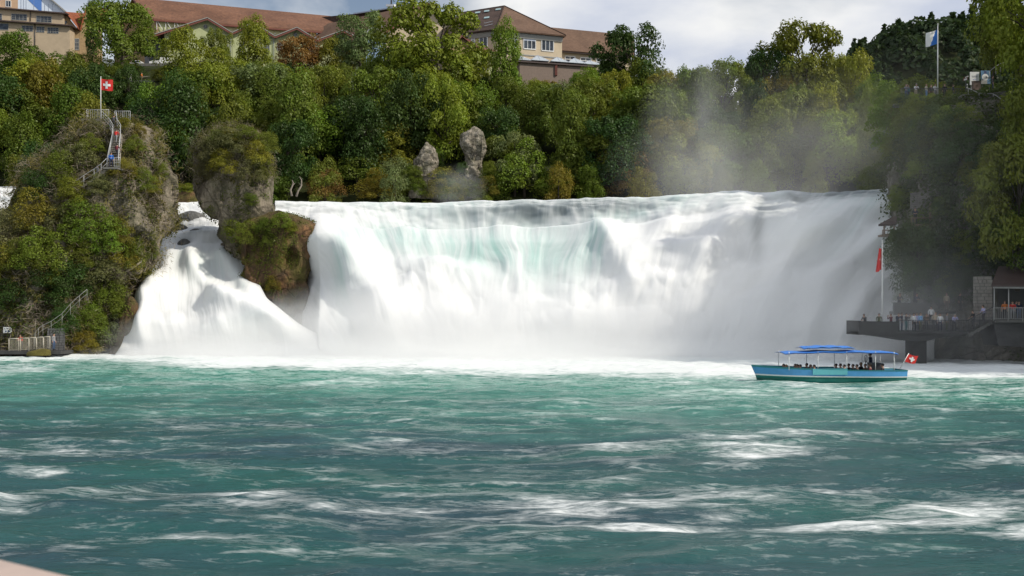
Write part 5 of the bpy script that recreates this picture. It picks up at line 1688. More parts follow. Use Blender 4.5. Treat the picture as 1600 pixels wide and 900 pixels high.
STL = [(172, 201), (176.5, 209), (175.5, 222), (172.5, 236), (168, 258)]
STR = [(183, 200), (188.5, 209), (188, 222), (186.5, 236), (185, 258)]
def rock_y(px, py, d=124):
    l, n = hit('flag', px, py)
    return l.y if l else d
ys_ = np.array([min(rock_y(x, y + 2), rock_y(x + 5, y + 2), 124) for x, y in ((174, 203), (179, 211), (179, 224), (177, 238), (174, 258))])
ys_ = np.minimum.accumulate(np.interp(np.arange(5), [0, 4], [ys_[0], ys_[4]]) * .4 + ys_ * .6) - 1.0
SL, SR = [P3(x, y, d) for (x, y), d in zip(STL, ys_)], [P3(x, y, d) for (x, y), d in zip(STR, ys_)]
stair = thing('stairway', 'steep narrow stairway climbing the flag rock between twin steel handrails', 'stairs', SL[-1])
n_t = 22
def along(P, f):
    k = min(int(f * (len(P) - 1)), len(P) - 2)
    return P[k].lerp(P[k + 1], f * (len(P) - 1) - k)
for i in range(n_t):
    a, b = along(SL, i / (n_t - 1)), along(SR, i / (n_t - 1))
    rel(MB().beam(a + Vector((0, .15, -.05)), b + Vector((0, .15, -.05)), .34, .09), stair.location).build('tread', M_STEP, stair)
for P in (SL, SR):
    rel(MB().tube([p + Vector((0, .3, -.2)) for p in P], .09, 5), stair.location).build('stringer', M_STEP, stair)
railing('handrail', 'double steel handrail on the side of the steep stairway towards the bank', [floor_pt(158, 124.6, dz)] + SL, 1.05, M_RAIL, mid=2)
railing('handrail', 'double steel handrail on the side of the steep stairway towards the falls', [floor_pt(181, 124.6, dz)] + SR, 1.05, M_RAIL, mid=2)
yl = ys_[-1] - .3
lz = P3(176, 262, yl).z
land = thing('landing', 'small landing at the foot of the steep stairway on the flag rock', 'landing', P3(176, 263, yl))
rel(MB().box((P3(176, 0, yl).x, yl + .6, lz - .12), (1.7, 2.4, .22)), land.location).build('slab', M_CONC, land)
railing('railing', 'short barred guard at the landing behind the person in blue', [floor_pt(178.5, yl - .5, lz), floor_pt(187.5, yl - .5, lz), floor_pt(187.5, yl + 1.2, lz)], 1.1, M_RAIL, bars=.2)
pth = [P3(167, 262, yl), P3(158, 271, yl), P3(147, 279, yl), P3(131, 289, yl + .1), P3(117, 299, yl + .2), P3(107, 307, yl + .4)]
railing('handrail', 'thin steel handrail slanting down from the landing through the scrub', pth, 1.1, M_RAIL, mid=1)
plz = thing('path', 'narrow stepped path below the landing on the flag rock', 'path', pth[-1])
for a, b in zip(pth[:-1], pth[1:]):
    for k in range(4):
        q = a.lerp(b, (k + .5) / 4)
        rel(MB().box(q + Vector((0, .5, -.08)), (.42, 1.0, .14)), plz.location).build('step', M_STEP, plz)

person(along(SL, .04).lerp(along(SR, .04), .4), 'climb', 'dark grey', 'black', 'person in dark clothes near the top of the rock stairway', 'people on the flag rock', rz=R(180))
person(along(SL, .55).lerp(along(SR, .55), .5) + Vector((0, -.1, 0)), 'climb', 'red', 'grey', 'person in a bright red jacket on the rock stairway', 'people on the flag rock', rz=R(170), hair='brown')
person(along(SL, .88).lerp(along(SR, .88), .75) + Vector((0, .1, 0)), 'climb', 'maroon', 'dark grey', 'person in maroon on the lowest steps of the rock stairway', 'people on the flag rock', rz=R(175))
person(Vector((P3(173.5, 0, yl).x, yl, lz)), 'lean', 'blue', 'navy', 'person in a blue jacket standing on the landing of the rock', 'people on the flag rock', rz=R(20), hair='dark')
person(pth[2] + Vector((.2, .5, 0)), 'stand', 'grey', 'dark grey', 'small grey figure on the path below the landing', 'people on the flag rock', rz=R(150), h=1.6)


def flag(name, label, foot, top_py, px, y, cloth_builder, r=.055, mat=M_WHITE):
    f = Vector(foot)
    o = thing(name, label, 'flag', f)
    tz = EYE + (HORIZ - top_py) / FPX * y
    rel(MB().tube([f, Vector((f.x, f.y, tz))], [r, r * .7], 8), f).build('pole', mat, o)
    rel(MB().tube([Vector((f.x, f.y, tz)), Vector((f.x, f.y, tz + .08))], [r * 1.4, r * .6], 8), f).build('finial', mat, o)
    cloth_builder(o, f)
    return o


def cloth_sheet(corner, nu=14, nv=10, wave=.10, droop=0.0, seed=0):
    """corner(u, v) -> point; rippled sheet as (verts, quads)."""
    vs = []
    for j in range(nv + 1):
        for i in range(nu + 1):
            u, v = i / nu, j / nv
            p = Vector(corner(u, v))
            p.y += wave * math.sin(u * 7 + v * 1.5 + seed) * (.2 + .8 * u)
            p.z += -droop * u * u + .03 * math.sin(u * 6 + 1)
            vs.append(p)
    return vs, [(j * (nu + 1) + i, j * (nu + 1) + i + 1, (j + 1) * (nu + 1) + i + 1, (j + 1) * (nu + 1) + i) for j in range(nv) for i in range(nu)]


M_FRED = paint('red_flag_cloth', (.55, .022, .018), .8, .1)
M_FWHITE = paint('white_flag_cloth', (.78, .78, .76), .8, .05)
M_FBLUE = paint('blue_flag_cloth', (.03, .18, .60), .8, .1)


def swiss(o, L):
    a, b = P3(157.8, 123.5, 125), P3(176, 124.6, 125)
    c = P3(157.8, 141.0, 125)
    w, hv = b - a, c - a
    corner = lambda u, v: a + w * u + hv * v - L
    vs, q = cloth_sheet(corner, 20, 16, .12)
    MB().add(vs, q, True).build('cloth', M_FRED, o)
    cu, cv, aw, al = .5, .5, .10, .32
    for nm, off in (('cross', -.03),):
        m = MB()
        for (u0, u1, v0, v1) in ((cu - aw, cu + aw, cv - al, cv + al), (cu - al, cu - aw, cv - aw, cv + aw), (cu + aw, cu + al, cv - aw, cv + aw)):
            vs, q = cloth_sheet(lambda u, v: corner(u0 + (u1 - u0) * u, v0 + (v1 - v0) * v), 6, 6, 0)
            for k, p in enumerate(vs):
                i, j = k % 7, k // 7
                u, v = u0 + (u1 - u0) * i / 6, v0 + (v1 - v0) * j / 6
                vs[k] = Vector(corner(u, v)) + Vector((0, .12 * math.sin(u * 7 + v * 1.5) * (.2 + .8 * u) + off, .03 * math.sin(u * 6 + 1)))
            m.add(vs, q, True)
            m.add([p + Vector((0, -2 * off, 0)) for p in vs], q, True)
        m.build(nm, M_FWHITE, o)


flag('flagpole', 'slim pole with the red Swiss flag and white cross on the flag rock', floor_pt(157.5, 125, dz - .1), 120.5, 157.5, 125, swiss)


def cantonal(o, L):
    a, c = P3(1464.2, 47, 122), P3(1464.0, 69, 122)
    w = Vector((-1.30, 0, -.35)); hv = c - a
    corner = lambda u, v: a + w * u + hv * v - L
    wh, bl = MB(), MB()
    vs, q = cloth_sheet(corner, 16, 12, .16)
    qw = [f for k, f in enumerate(q) if (k % 16 + .5) / 16 > 0.12 + (k // 16) / 12 * .55]
    qb = [f for f in q if f not in qw]
    wh.add(vs, qw, True).build('white_field', M_FWHITE, o)
    bl.add(vs, qb, True).build('blue_field', M_FBLUE, o)


def red_limp(o, L):
    a = P3(1377.2, 389, 96)
    corner = lambda u, v: a + Vector((-.52 * u * (.35 + .65 * v), .10 * math.sin(u * 9), -1.95 * v - .25 * u + .35 * u * (1 - v))) - L
    vs, q = cloth_sheet(corner, 12, 14, .06)
    MB().add(vs, q, True).build('cloth', M_FRED, o)
    vs2, q2 = cloth_sheet(lambda u, v: corner(.35 + .3 * u, .40 + .16 * v) + Vector((0, -.035, 0)), 5, 5, 0)
    for k in range(len(vs2)):
        i, j = k % 6, k // 6
        u, v = .35 + .3 * i / 5, .40 + .16 * j / 5
        vs2[k] = Vector(corner(u, v)) + Vector((0, .06 * math.sin(u * 7 + v * 1.5) * (.2 + .8 * u) - .03, 0))
    MB().add(vs2, [f for k, f in enumerate(q2) if k // 5 in (2,) or k % 5 == 2], True).build('emblem', M_FWHITE, o)


# ---------------------------------------------------------------- jetty at the foot of the flag rock
def fy(px, py, d=112):
    l, n = hit('flag', px, py)
    return l.y if l else d
YJ = min(fy(20, 540), fy(45, 540), fy(75, 540)) - 3.0
JZ = EYE + (HORIZ - 548.5) / FPX * YJ
X0, X1 = XY(2, YJ)[0], XY(80, YJ)[0]
jet = thing('jetty', 'concrete landing stage with barrier railings at the foot of the flag rock', 'jetty', ((X0 + X1) / 2, YJ + 1, 0))
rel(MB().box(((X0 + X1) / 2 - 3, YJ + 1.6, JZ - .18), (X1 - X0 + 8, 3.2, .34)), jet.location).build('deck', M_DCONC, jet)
for px in (16, 42, 70): rel(MB().tube([floor_pt(px, YJ + .4, JZ - .3), floor_pt(px, YJ + .4, -1.0)], .16, 8), jet.location).build('pile', M_DCONC, jet)
M_OLDR = paint('weathered_barrier', (.44, .40, .32), .6, .2)
for i, (xa, xb, ta, tb) in enumerate(((14, 30, 0, 0), (32, 46, .05, .1), (45, 57, .12, .2), (57, 68, .2, .28), (68, 78.5, .28, .38))):
    pa, pb = floor_pt(xa, YJ + .12, JZ + ta * .6), floor_pt(xb - .6, YJ + .12, JZ + tb * .6)
    railing('barrier', ['barrier panel at the open end of the jetty away from the cascade', 'barrier panel second from the open end of the jetty', 'middle barrier panel of the jetty', 'barrier panel second from the stone wall of the jetty', 'barrier panel next to the stone wall of the jetty'][i],
            [pa, pb], 1.32, M_OLDR, 'barrier panels along the jetty', bars=.13, mid=0, r=.045, cat='barrier')
railing('railing', 'thin rail behind the jetty carrying the white notice', [floor_pt(-14, YJ + 2.6, JZ + .6), floor_pt(5, YJ + 2.6, JZ + .6), floor_pt(27, YJ + 2.6, JZ + .6), floor_pt(53, YJ + 2.6, JZ + .6)], 1.95, M_DSTEEL, mid=1)
cr = [floor_pt(53.5, YJ + 1.2, JZ + .3), P3(56, 524, YJ + 1.2), P3(61, 518, YJ + 1.3), P3(68, 513.5, YJ + 1.4), P3(77, 508.5, YJ + 1.6), P3(90, 500, YJ + 2.0), P3(100, 503, YJ + 2.4)]
cr = [P3(53.5, 527, YJ + 1.2), P3(55, 519, YJ + 1.2), P3(60, 513, YJ + 1.3), P3(67, 508, YJ + 1.4), P3(80, 502, YJ + 1.6), P3(97, 490, YJ + 1.9), P3(110, 475, YJ + 2.1), P3(124, 462, YJ + 2.3), P3(136, 452, YJ + 2.6)]
railing('handrail', 'curved steel handrail rising from the jetty along the rock path', [p - Vector((0, 0, 1.0)) for p in cr], 1.0, M_GREYTRIM, mid=1, r=.018)
sg = thing('notice', 'white notice board with dark pictograms on the rail above the jetty', 'sign', P3(11.5, 520, YJ + 2.45))
a, b, c, d = (P3(5, 520.3, YJ + 2.45), P3(18, 520.3, YJ + 2.45), P3(18, 511.2, YJ + 2.45), P3(5, 511.2, YJ + 2.45))
rel(MB().poly([a, b, c, d], (0, .05, 0)), sg.location).build('board', M_WHITE, sg)
M_INK = paint('dark_blue_print', (.03, .05, .14), .6, .1)
for x0, x1, y0, y1 in ((7, 8, 512.3, 514.6), (10.4, 11.6, 512.6, 514), (12, 13.2, 512.6, 514), (15, 16.2, 513, 515), (8, 9, 516.6, 519), (9.3, 10.2, 516.4, 518.6)):
    rel(MB().poly([P3(x0, y1, YJ + 2.44), P3(x1, y1, YJ + 2.44), P3(x1, y0, YJ + 2.44), P3(x0, y0, YJ + 2.44)], (0, -.012, 0)), sg.location).build('pictogram', M_INK, sg)
cx_ = P3(13.6, 517.8, YJ + 2.44)
rel(MB().poly([cx_ + Vector((math.cos(t) * .12, 0, math.sin(t) * .12)) for t in np.linspace(0, 6.283, 12, endpoint=False)], (0, -.012, 0)), sg.location).build('pictogram', M_INK, sg)
person(floor_pt(33, YJ + 1.5, JZ + .0), 'rail', 'red', 'dark grey', 'person in a red top leaning on the jetty rail near the notice', None, rz=0, hair='brown', h=1.75)
person(floor_pt(84, YJ + .9, JZ + .05), 'stand', 'grey', 'denim', 'person in a grey jacket standing by the stone wall of the jetty', None, rz=R(80), hair='dark', h=1.8)
def stone_wall(name, label, a, b, z0, z1, thick, rows, mat, jit=.05, top=None):
    """Dry stone wall: every stone a block of its own, joined, too small to pick apart."""
    a, b = Vector((a[0], a[1], 0)), Vector((b[0], b[1], 0))
    o = thing(name, label, 'wall', ((a.x + b.x) / 2, (a.y + b.y) / 2, z0))
    d = (b - a); Ln = d.length; d.normalize(); n = Vector((d.y, -d.x, 0))
    if n.y > 0: n = -n
    core, st = MB(), MB()
    core.poly([Vector((a.x, a.y, z0)), Vector((b.x, b.y, z0)), Vector((b.x, b.y, z1 - .03)), Vector((a.x, a.y, z1 - .03))], -n * thick)
    rr = random.Random(label)
    hz = (z1 - z0) / rows
    for j in range(rows):
        x = -rr.random() * hz
        while x < Ln:
            w = hz * rr.uniform(1.0, 2.4)
            x0, x1 = max(0, x), min(Ln, x + w - .04)
            if x1 - x0 > .05:
                zc = z0 + hz * (j + .5)
                p = a + d * ((x0 + x1) / 2) + n * rr.uniform(0, jit)
                st.box((p.x, p.y, zc), (x1 - x0, .22, hz - .035), rz=math.atan2(d.y, d.x))
            x += w
    rel(core, o.location).build('core', M_DCONC, o)
    s = rel(st, o.location).build('stone', mat, o)
    s['kind'] = 'stuff'
    return o
M_STONE = paint('wall_stone', (.24, .22, .19), .95, .4, 1.2, bump=.3)
stone_wall('stone_wall', 'dark stone wall where the jetty meets the flag rock', XY(74, YJ + 1.7), XY(101, YJ + 2.3), JZ, JZ + 2.4, .8, 9, paint('dark_wall_stone', (.10, .10, .10), .95, .35, 1.2, bump=.3))
loft_rock('rock', 'yellowish mossy stone at the waterline below the jetty barriers', [(547, 60, 74), (549, 48, 76), (552, 44, 76), (556, 44, 76)], YJ - .3, .5, 731, paint('yellow_moss', (.10, .085, .014), .95, .4, 2.0, bump=.4), 14, 40, .25)
l_, _ = hit('flag', 187, 428)
lz_ = l_.y if l_ else 114
loft_rock('rock', 'grey upright stone among shrubs on the flank of the flag rock', [(418, 184, 190), (422, 181, 193), (430, 180, 194), (437, 180, 193)], lz_ - .4, .8, 741, M_ROCK, 20, 30, .25)
tag(MB().tube([P3(195, 425, lz_ - .6), P3(205, 420, lz_ - .7), P3(214, 414, lz_ - .6), P3(221, 408, lz_ - .5), P3(222, 404, lz_ - .5)], [.10, .13, .12, .10, .07], 7).build('driftwood', paint('bleached_wood', (.46, .38, .30), .9, .2)), 'bleached log lying near the upright stone on the flag rock', 'log')

for sil_, y_, lab_ in (([(331, 292, 306), (335, 280, 318), (341, 276, 322), (350, 276, 322)], 141.2, 'dark wet ledge highest in the chute between the two rocks'), ([(349, 268, 280), (353, 262, 290), (359, 260, 294), (366, 260, 294)], 138.6, 'dark wet ledge in the chute against the flag rock'),
                        ([(358, 302, 316), (362, 294, 330), (368, 288, 338), (378, 288, 338)], 136.4, 'rounded dark rock under thin water in the chute beside the mushroom rock'), ([(374, 284, 292), (378, 278, 298), (386, 276, 302), (394, 276, 302)], 134.6, 'lowest small dark rock where the chute drops')):
    loft_rock('rock', lab_, sil_, y_, .55, int(y_ * 10), M_CHUTE, 24, 44, .25, cuts=12)
# ---------------------------------------------------------------- small things at the crest of the falls
loft_rock('rock', 'low grassy islet in the rapids behind the gap between the two rocks', [(300, 286, 308), (304, 278, 314), (312, 272, 318), (330, 270, 320)], 150, .9, 751, M_WETROCK, 30, 50, .4)
for px, w in ((284, 22), (296, 26), (308, 20)):
    bush(at(px, 303, 149.3), w * .10, 1.6, 'yellow green', sink=.0)['_px'] = (px, 298)
for i, ps in enumerate(([(456, 306), (454, 297), (457, 290), (458, 285), (456, 281)], [(463, 307), (466, 298), (471, 290), (471, 281), (468, 276)])):
    tag(MB().tube([at(x, y, 144.6) for x, y in ps], [.16, .13, .11, .08, .04], 6).tube([at(*ps[2], 144.6), at(ps[2][0] + 4 * (1 - 2 * i), ps[2][1] - 4, 144.8)], [.07, .02], 5).build('dead_branch', paint('dead_wood', (.26, .22, .18), .9, .25)),
        ['thin crooked dead branch sticking up at the crest beside the mushroom rock', 'longer bent dead branch rising from the crest towards the wide fall'][i], 'branch')
stone_wall('stone_wall', 'grey stone wall of the terrace path above the flag rock', XY(172, 205), XY(240, 207), float(at(0, 135, 205).z), float(at(0, 116, 205).z), .6, 10, M_STONE)
wz = float(at(0, 127, 203.5).z)
for i, (px, top, leg, lab, hr) in enumerate(((200, 'orange', 'dark grey', 'person in orange by the terrace wall above the flag rock', 'brown'), (204, 'grey', 'white', 'person in grey with white trousers by the terrace wall', 'dark'), (221.5, 'orange', 'olive', 'lone person in orange sitting apart along the terrace wall', 'fair'))):
    person(floor_pt(px, 203.6, wz), 'lean', top, leg, lab, 'people by the terrace wall', rz=R(40 * i), hair=hr)
pd = thing('ledge', 'narrow paved ledge in front of the terrace wall', 'ledge', floor_pt(205, 203.6, wz - .1))
rel(MB().box(floor_pt(205, 203.8, wz - .25), (10, 2.2, .5)), pd.location).build('slab', M_CONC, pd)


def van():
    Y = 224.0
    z0 = float(at(0, 104, Y).z)
    c = floor_pt(250.5, Y, z0)
    o = thing('van', 'small white delivery van parked before the dark porch of the annex', 'van', c)
    prof = [(-2.15, .35), (-2.2, .75), (-1.95, .98), (-1.15, 1.12), (-.55, 1.72), (.0, 1.84), (1.9, 1.84), (2.15, 1.6), (2.2, .40)]
    def ext(name, pts, y0, y1, mat, par=None): return MB().poly([(x, y0, z) for x, z in pts], (0, y1 - y0, 0)).build(name, mat, par or o, bevel=.04 if name == 'body' else 0)
    ext('body', prof, -.85, .85, M_WHITE)
    for s in (-1, 1):
        y = s * .855
        ext('side_window', [(-1.05, 1.15), (-.52, 1.66), (.05, 1.70), (.05, 1.18)], y, y + s * .012, M_GLASS)
        for x in (-1.35, 1.35):
            w = MB().tube([(x, s * .68, .32), (x, s * .88, .32)], .32, 14).build('wheel', paint('tyre', (.02, .02, .02), .9, .2), o)
            MB().tube([(x, s * .88, .32), (x, s * .895, .32)], .18, 10).build('rim', M_ZINC, w)
        MB().box((-2.14, s * .6, .80), (.12, .3, .18)).build('headlight', paint('lamp_glass', (.7, .7, .68), .1, .05), o)
        MB().box((-.95, s * .98, 1.2), (.12, .18, .2)).build('mirror', M_DSTEEL, o)
    MB().poly([(-1.16, -.72, 1.15), (-1.16, .72, 1.15), (-.60, .70, 1.70), (-.60, -.70, 1.70)], (-.03, 0, .03)).build('windscreen', M_GLASS, o)
    MB().box((-2.2, 0, .45), (.14, 1.6, .22)).build('bumper', M_DSTEEL, o)
    o.rotation_euler.z = R(4)
    pk = thing('parking_terrace', 'narrow parking terrace with kerb in front of the green annex', 'terrace', (c.x, c.y, z0 - .3))
    rel(MB().box((c.x + 2, c.y + 1, z0 - .3), (22, 8, .6)), pk.location).build('slab', M_CONC, pk)
    car = thing('car', 'white car mostly hidden by leaves next to the delivery van', 'car', floor_pt(213, Y + 1, z0))
    MB().poly([(-1.9, -.8, .3), (-1.9, -.8, .75), (-1.1, -.8, .9), (-.5, -.8, 1.4), (.9, -.8, 1.42), (1.7, -.8, .95), (1.9, -.8, .9), (1.9, -.8, .3)], (0, 1.6, 0)).build('body', M_WHITE, car, bevel=.05)
    MB().poly([(-.95, -.81, .95), (-.45, -.81, 1.32), (.8, -.81, 1.34), (1.4, -.81, .98)], (0, -.015, 0)).build('side_window', M_GLASS, car)
    for x in (-1.2, 1.2): MB().tube([(x, -.7, .3), (x, -.85, .3)], .3, 14).build('wheel', paint('tyre', (.02, .02, .02), .9, .2), car)


van()

# ---------------------------------------------------------------- viewing platform below the cliff
YP = 94.0
zd = 3.05
pf_ = thing('viewing_platform', 'dark concrete viewing platform jutting out towards the falls on one pillar', 'platform', (XY(1420, 96)[0], 96, 0))
Lp = pf_.location
x0, x1, x2, x3 = XY(1342, YP)[0], XY(1403, YP)[0], XY(1515, YP)[0], XY(1446, YP)[0]
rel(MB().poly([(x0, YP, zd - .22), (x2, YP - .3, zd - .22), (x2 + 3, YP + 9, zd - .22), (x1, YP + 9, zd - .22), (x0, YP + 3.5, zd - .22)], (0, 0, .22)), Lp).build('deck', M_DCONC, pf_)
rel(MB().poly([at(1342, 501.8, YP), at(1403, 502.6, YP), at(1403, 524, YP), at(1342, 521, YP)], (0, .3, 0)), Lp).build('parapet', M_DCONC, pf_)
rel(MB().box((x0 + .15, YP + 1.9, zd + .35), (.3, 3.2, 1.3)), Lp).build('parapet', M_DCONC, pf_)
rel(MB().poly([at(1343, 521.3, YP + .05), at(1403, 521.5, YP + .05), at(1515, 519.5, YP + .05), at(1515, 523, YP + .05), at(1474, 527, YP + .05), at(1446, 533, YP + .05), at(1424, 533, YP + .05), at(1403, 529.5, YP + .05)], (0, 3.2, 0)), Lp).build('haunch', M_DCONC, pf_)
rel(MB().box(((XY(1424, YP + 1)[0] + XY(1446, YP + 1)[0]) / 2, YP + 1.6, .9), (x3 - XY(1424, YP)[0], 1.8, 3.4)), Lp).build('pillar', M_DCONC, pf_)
railing('railing', 'dark barred railing along the open side of the viewing platform', [floor_pt(p, YP + .1, zd) for p in (1403, 1420, 1440, 1460, 1480, 1500, 1513)], 1.05, M_DSTEEL, bars=.14, mid=0, r=.03)
flag('flagpole', 'tall white pole with limp red flag on the viewing platform', floor_pt(1378.5, 96, zd), 377, 1378.5, 96, red_limp, .06)
uw = thing('terrace_wall', 'grey concrete wall of the raised terrace behind the platform crowd', 'wall', (XY(1426, 99)[0], 99, zd))
rel(MB().poly([at(1397, 492, 99), at(1455, 493, 99), at(1455, 475, 99), at(1397, 473.5, 99)], (0, .35, 0)).poly([at(1396, 473.6, 98.95), at(1456, 475.2, 98.95), at(1456, 474, 98.95), at(1396, 472.4, 98.95)], (0, .5, 0)), Vector(uw.location)).build('wall', paint('dull_concrete', (.09, .088, .08), .9, .25, 1.5), uw)
rel(MB().box((XY(1440, 101)[0], 100.9, at(0, 487, 99).z - .1), (5.2, 3.4, .25)), Vector(uw.location)).build('floor_slab', M_DCONC, uw)
stp = thing('platform_step', 'low concrete step in the middle of the viewing platform', 'step', floor_pt(1455, 97.6, zd))
rel(MB().box(floor_pt(1460, 97.6, zd + .3), (3.4, 1.2, .6)), Vector(stp.location)).build('block', M_DCONC, stp)
ST = [(1424, 517), (1500, 497)]
sst = thing('stairway', 'concrete steps with pale nosings climbing from platform to pavilion', 'stairs', floor_pt(1513, 93.8, zd))
for i in range(9):
    f = i / 8
    c = at(1513 + 38 * f, 520.5 - 21 * f, 93.6 - .1 * f)
    rel(MB().box(c + Vector((.14, .7, -.14)), (.34, 1.4, .28)), Vector(sst.location)).build('step', paint('dull_concrete', (.09, .088, .08)), sst)
zpv = float(at(0, 499.5, 93).z)
railing('railing', 'sloping barred railing beside the steps to the pavilion', [at(1511, 519, 93.2), at(1530, 509, 93.2), at(1551, 498, 93.0)], 1.05, M_DSTEEL, bars=.14, mid=0, r=.025)
pv = thing('pavilion', 'open pavilion with dark pitched roof and white eave beam at the cliff foot', 'pavilion', floor_pt(1580, 95, 0))
Lv = Vector(pv.location)
rel(MB().box((XY(1600, 94)[0], 95.2, zpv - .14), (6.2, 4.4, .26)), Lv).build('deck', paint('dull_concrete', (.09, .088, .08)), pv)
rel(MB().poly([at(1549, 448, 92.8), at(1645, 448, 92.8), at(1645, 419, 97), at(1560, 419, 97)], (0, 0, .18)), Lv).build('roof', M_EAVE, pv)
rel(MB().beam(at(1552, 449.2, 93), at(1645, 450, 93), .14, .16), Lv).build('beam', M_GREYTRIM, pv)  # white beam painted grey to carry the shade there
for px in (1553.5, 1576, 1606): rel(MB().tube([floor_pt(px, 93.2, zpv), at(px, 449, 93.2)], .055, 8), Lv).build('post', M_GREYTRIM, pv)  # white posts toned grey the same way, for the shade
rel(MB().poly([floor_pt(1560, 97.2, zpv), floor_pt(1645, 97.2, zpv), at(1645, 440, 97.2), at(1560, 440, 97.2)], (0, .2, 0)), Lv).build('back_wall', M_DCONC, pv)
rel(MB().poly([at(1552, 500, 93.3), at(1640, 501, 93.3), at(1640, 545, 93.3), at(1560, 540, 93.3)], (0, 3, 0)), Lv).build('plinth', M_DCONC, pv)
railing('railing', 'pale barred railing in front of the pavilion deck', [floor_pt(p, 93.0, zpv) for p in (1552, 1575, 1598, 1625)], 1.08, M_GREYTRIM, bars=.15, mid=0, r=.025)
stone_wall('stone_wall', 'rough stone wall lit faintly beside the pavilion', XY(1521, 98.2), XY(1551, 97.2), zd, float(at(0, 432, 98).z), .8, 16, M_STONE)
stone_wall('stone_wall', 'old masonry wall set in the ivy beside the cliff path', XY(1423, hit('cliff', 1424, 320)[0].y - .9 if hit('cliff', 1424, 320)[0] else 104), XY(1456, hit('cliff', 1455, 320)[0].y - .7 if hit('cliff', 1455, 320)[0] else 103), float(at(0, 344, 104).z), float(at(0, 291, 104).z), .8, 16, paint('pale_wall_stone', (.17, .16, .145), .95, .35, 1.2, bump=.3))
yw = (hit('cliff', 1438, 345)[0].y if hit('cliff', 1438, 345)[0] else 103) - 1.9
zw_ = float(at(0, 350, yw).z)
cp = thing('cliff_path', 'timber walkway passing the old masonry wall on the cliff', 'walkway', floor_pt(1440, yw, zw_))
rel(MB().box(floor_pt(1440, yw + .5, zw_ - .12), (2.9, 1.3, .2)), Vector(cp.location)).build('deck', M_WOOD, cp)
rel(MB().beam(floor_pt(1453.5, yw, zw_ - 1.4), at(1453.5, 318, yw), .16), Vector(cp.location)).build('upright', M_WOOD, cp)
railing('railing', 'wooden railing of the walkway under the old masonry wall', [floor_pt(p, yw - .1, zw_) for p in (1424, 1429, 1453)], .62, M_WOOD, mid=0, r=.05)
person(floor_pt(1430, yw + .4, zw_), 'rail', 'navy', 'black', 'person in dark blue on the walkway under the masonry wall', None, rz=R(-20))
hut = thing('shelter', 'small shelter with dark tiled roof perched beside the falls on the cliff edge', 'shelter', at(1388, 366, 106))
Lh = Vector(hut.location)
rel(MB().poly([at(1372.5, 353.5, 105), at(1400, 352.5, 105), at(1402, 340, 107.2), at(1394, 341.5, 107.2)], (0, 0, .18)), Lh).build('roof', M_DKROOF, hut)
rel(MB().poly([at(1372.5, 353.5, 105), at(1394, 341.5, 107.2), at(1380, 349, 109)], (0, 0, .15)), Lh).build('roof', M_DKROOF, hut)
for px in (1381.5, 1397): rel(MB().beam(at(px, 353, 105.3), at(px, 370, 105.3), .14), Lh).build('post', M_WOOD, hut)
rel(MB().box(at(1392, 368, 106.2), (2.0, 2.0, .2)), Lh).build('deck', M_WOOD, hut)
railing('railing', 'low wooden railing round the small shelter by the falls', [at(1379, 366.5, 105), at(1398, 366.5, 105)], .45, M_WOOD, mid=0, r=.05)

CROWD = [(1352, 94.9, 'rail', 'dark grey', 'navy', 'dark', -60, 'person in dark grey alone at the tip of the viewing platform'), (1373.5, 95.1, 'stand', 'olive', 'black', 'dark', -30, 'person in dark olive next to the flagpole on the platform'),
         (1392, 95.2, 'photo', 'maroon', 'black', 'brown', -70, 'person in maroon taking a picture behind the platform parapet'), (1402.5, 95.0, 'rail', 'navy', 'dark grey', 'dark', 10, 'person in navy where the parapet meets the barred railing'),
         (1409, 95.6, 'stand', 'navy', 'denim', 'dark', 60, 'person in navy and jeans second behind the barred railing'), (1416, 95.1, 'photo', 'dark grey', 'teal', 'dark', 40, 'person in teal trousers pointing a camera on the platform'),
         (1428, 94.8, 'stand', 'white', 'black', 'dark', 20, 'person in white top and black trousers with dark hair on the platform'), (1432.5, 95.7, 'stand', 'lavender', 'navy', 'dark', -20, 'person in lavender behind the one in white on the platform'), (1438.5, 95.0, 'stand', 'light blue', 'olive', 'brown', 30, 'person in light blue shirt at the barred railing'),
         (1447.5, 95.8, 'lean', 'brown', 'dark grey', 'dark', 0, 'person in brown standing between light blue and beige visitors'), (1461.5, 95.0, 'lean', 'beige', 'dark grey', 'fair', -20, 'person in beige with fair hair at the barred railing'), (1469, 94.7, 'stand', 'white', 'navy', 'brown', -40, 'person in white shirt and navy trousers near the grey visitor'),
         (1479.5, 95.2, 'stand', 'grey', 'olive', 'dark', 50, 'person in grey with olive trousers at the barred railing'), (1491, 94.9, 'rail', 'lavender', 'dark grey', 'grey', 0, 'person with grey hair and lavender top bending at the railing end')]
for px, y, ps, tp, lg, hr, rz, lab in CROWD:
    person(floor_pt(px, y, zd), ps, tp, lg, lab, 'visitors on the viewing platform', rz=R(rz), hair=hr, h=random.uniform(1.62, 1.80))
person(floor_pt(1455, 97.6, zd + .6), 'stand', 'white', 'black', 'person in a white shirt raised on the step above the platform crowd', 'visitors on the viewing platform', rz=R(-10), hair='dark')
z2 = float(at(0, 487, 99).z)
for px, y, ps, tp, lg, hr, rz, lab in ((1405, 99.8, 'rail', 'dark grey', 'black', 'brown', 0, 'person in dark grey looking over the grey terrace wall'), (1431, 99.8, 'rail', 'navy', 'black', 'dark', 10, 'person in navy looking over the grey terrace wall'), (1479, 100.2, 'stand', 'beige', 'brown', 'brown', 0, 'person in beige under the cliff beside the terrace wall'), (1500, 99.6, 'stand', 'black', 'black', 'dark', 30, 'person all in black at the cliff foot')):
    person(floor_pt(px, y, z2 + .1), ps, tp, lg, lab, 'visitors on the raised terrace', rz=R(rz), hair=hr)
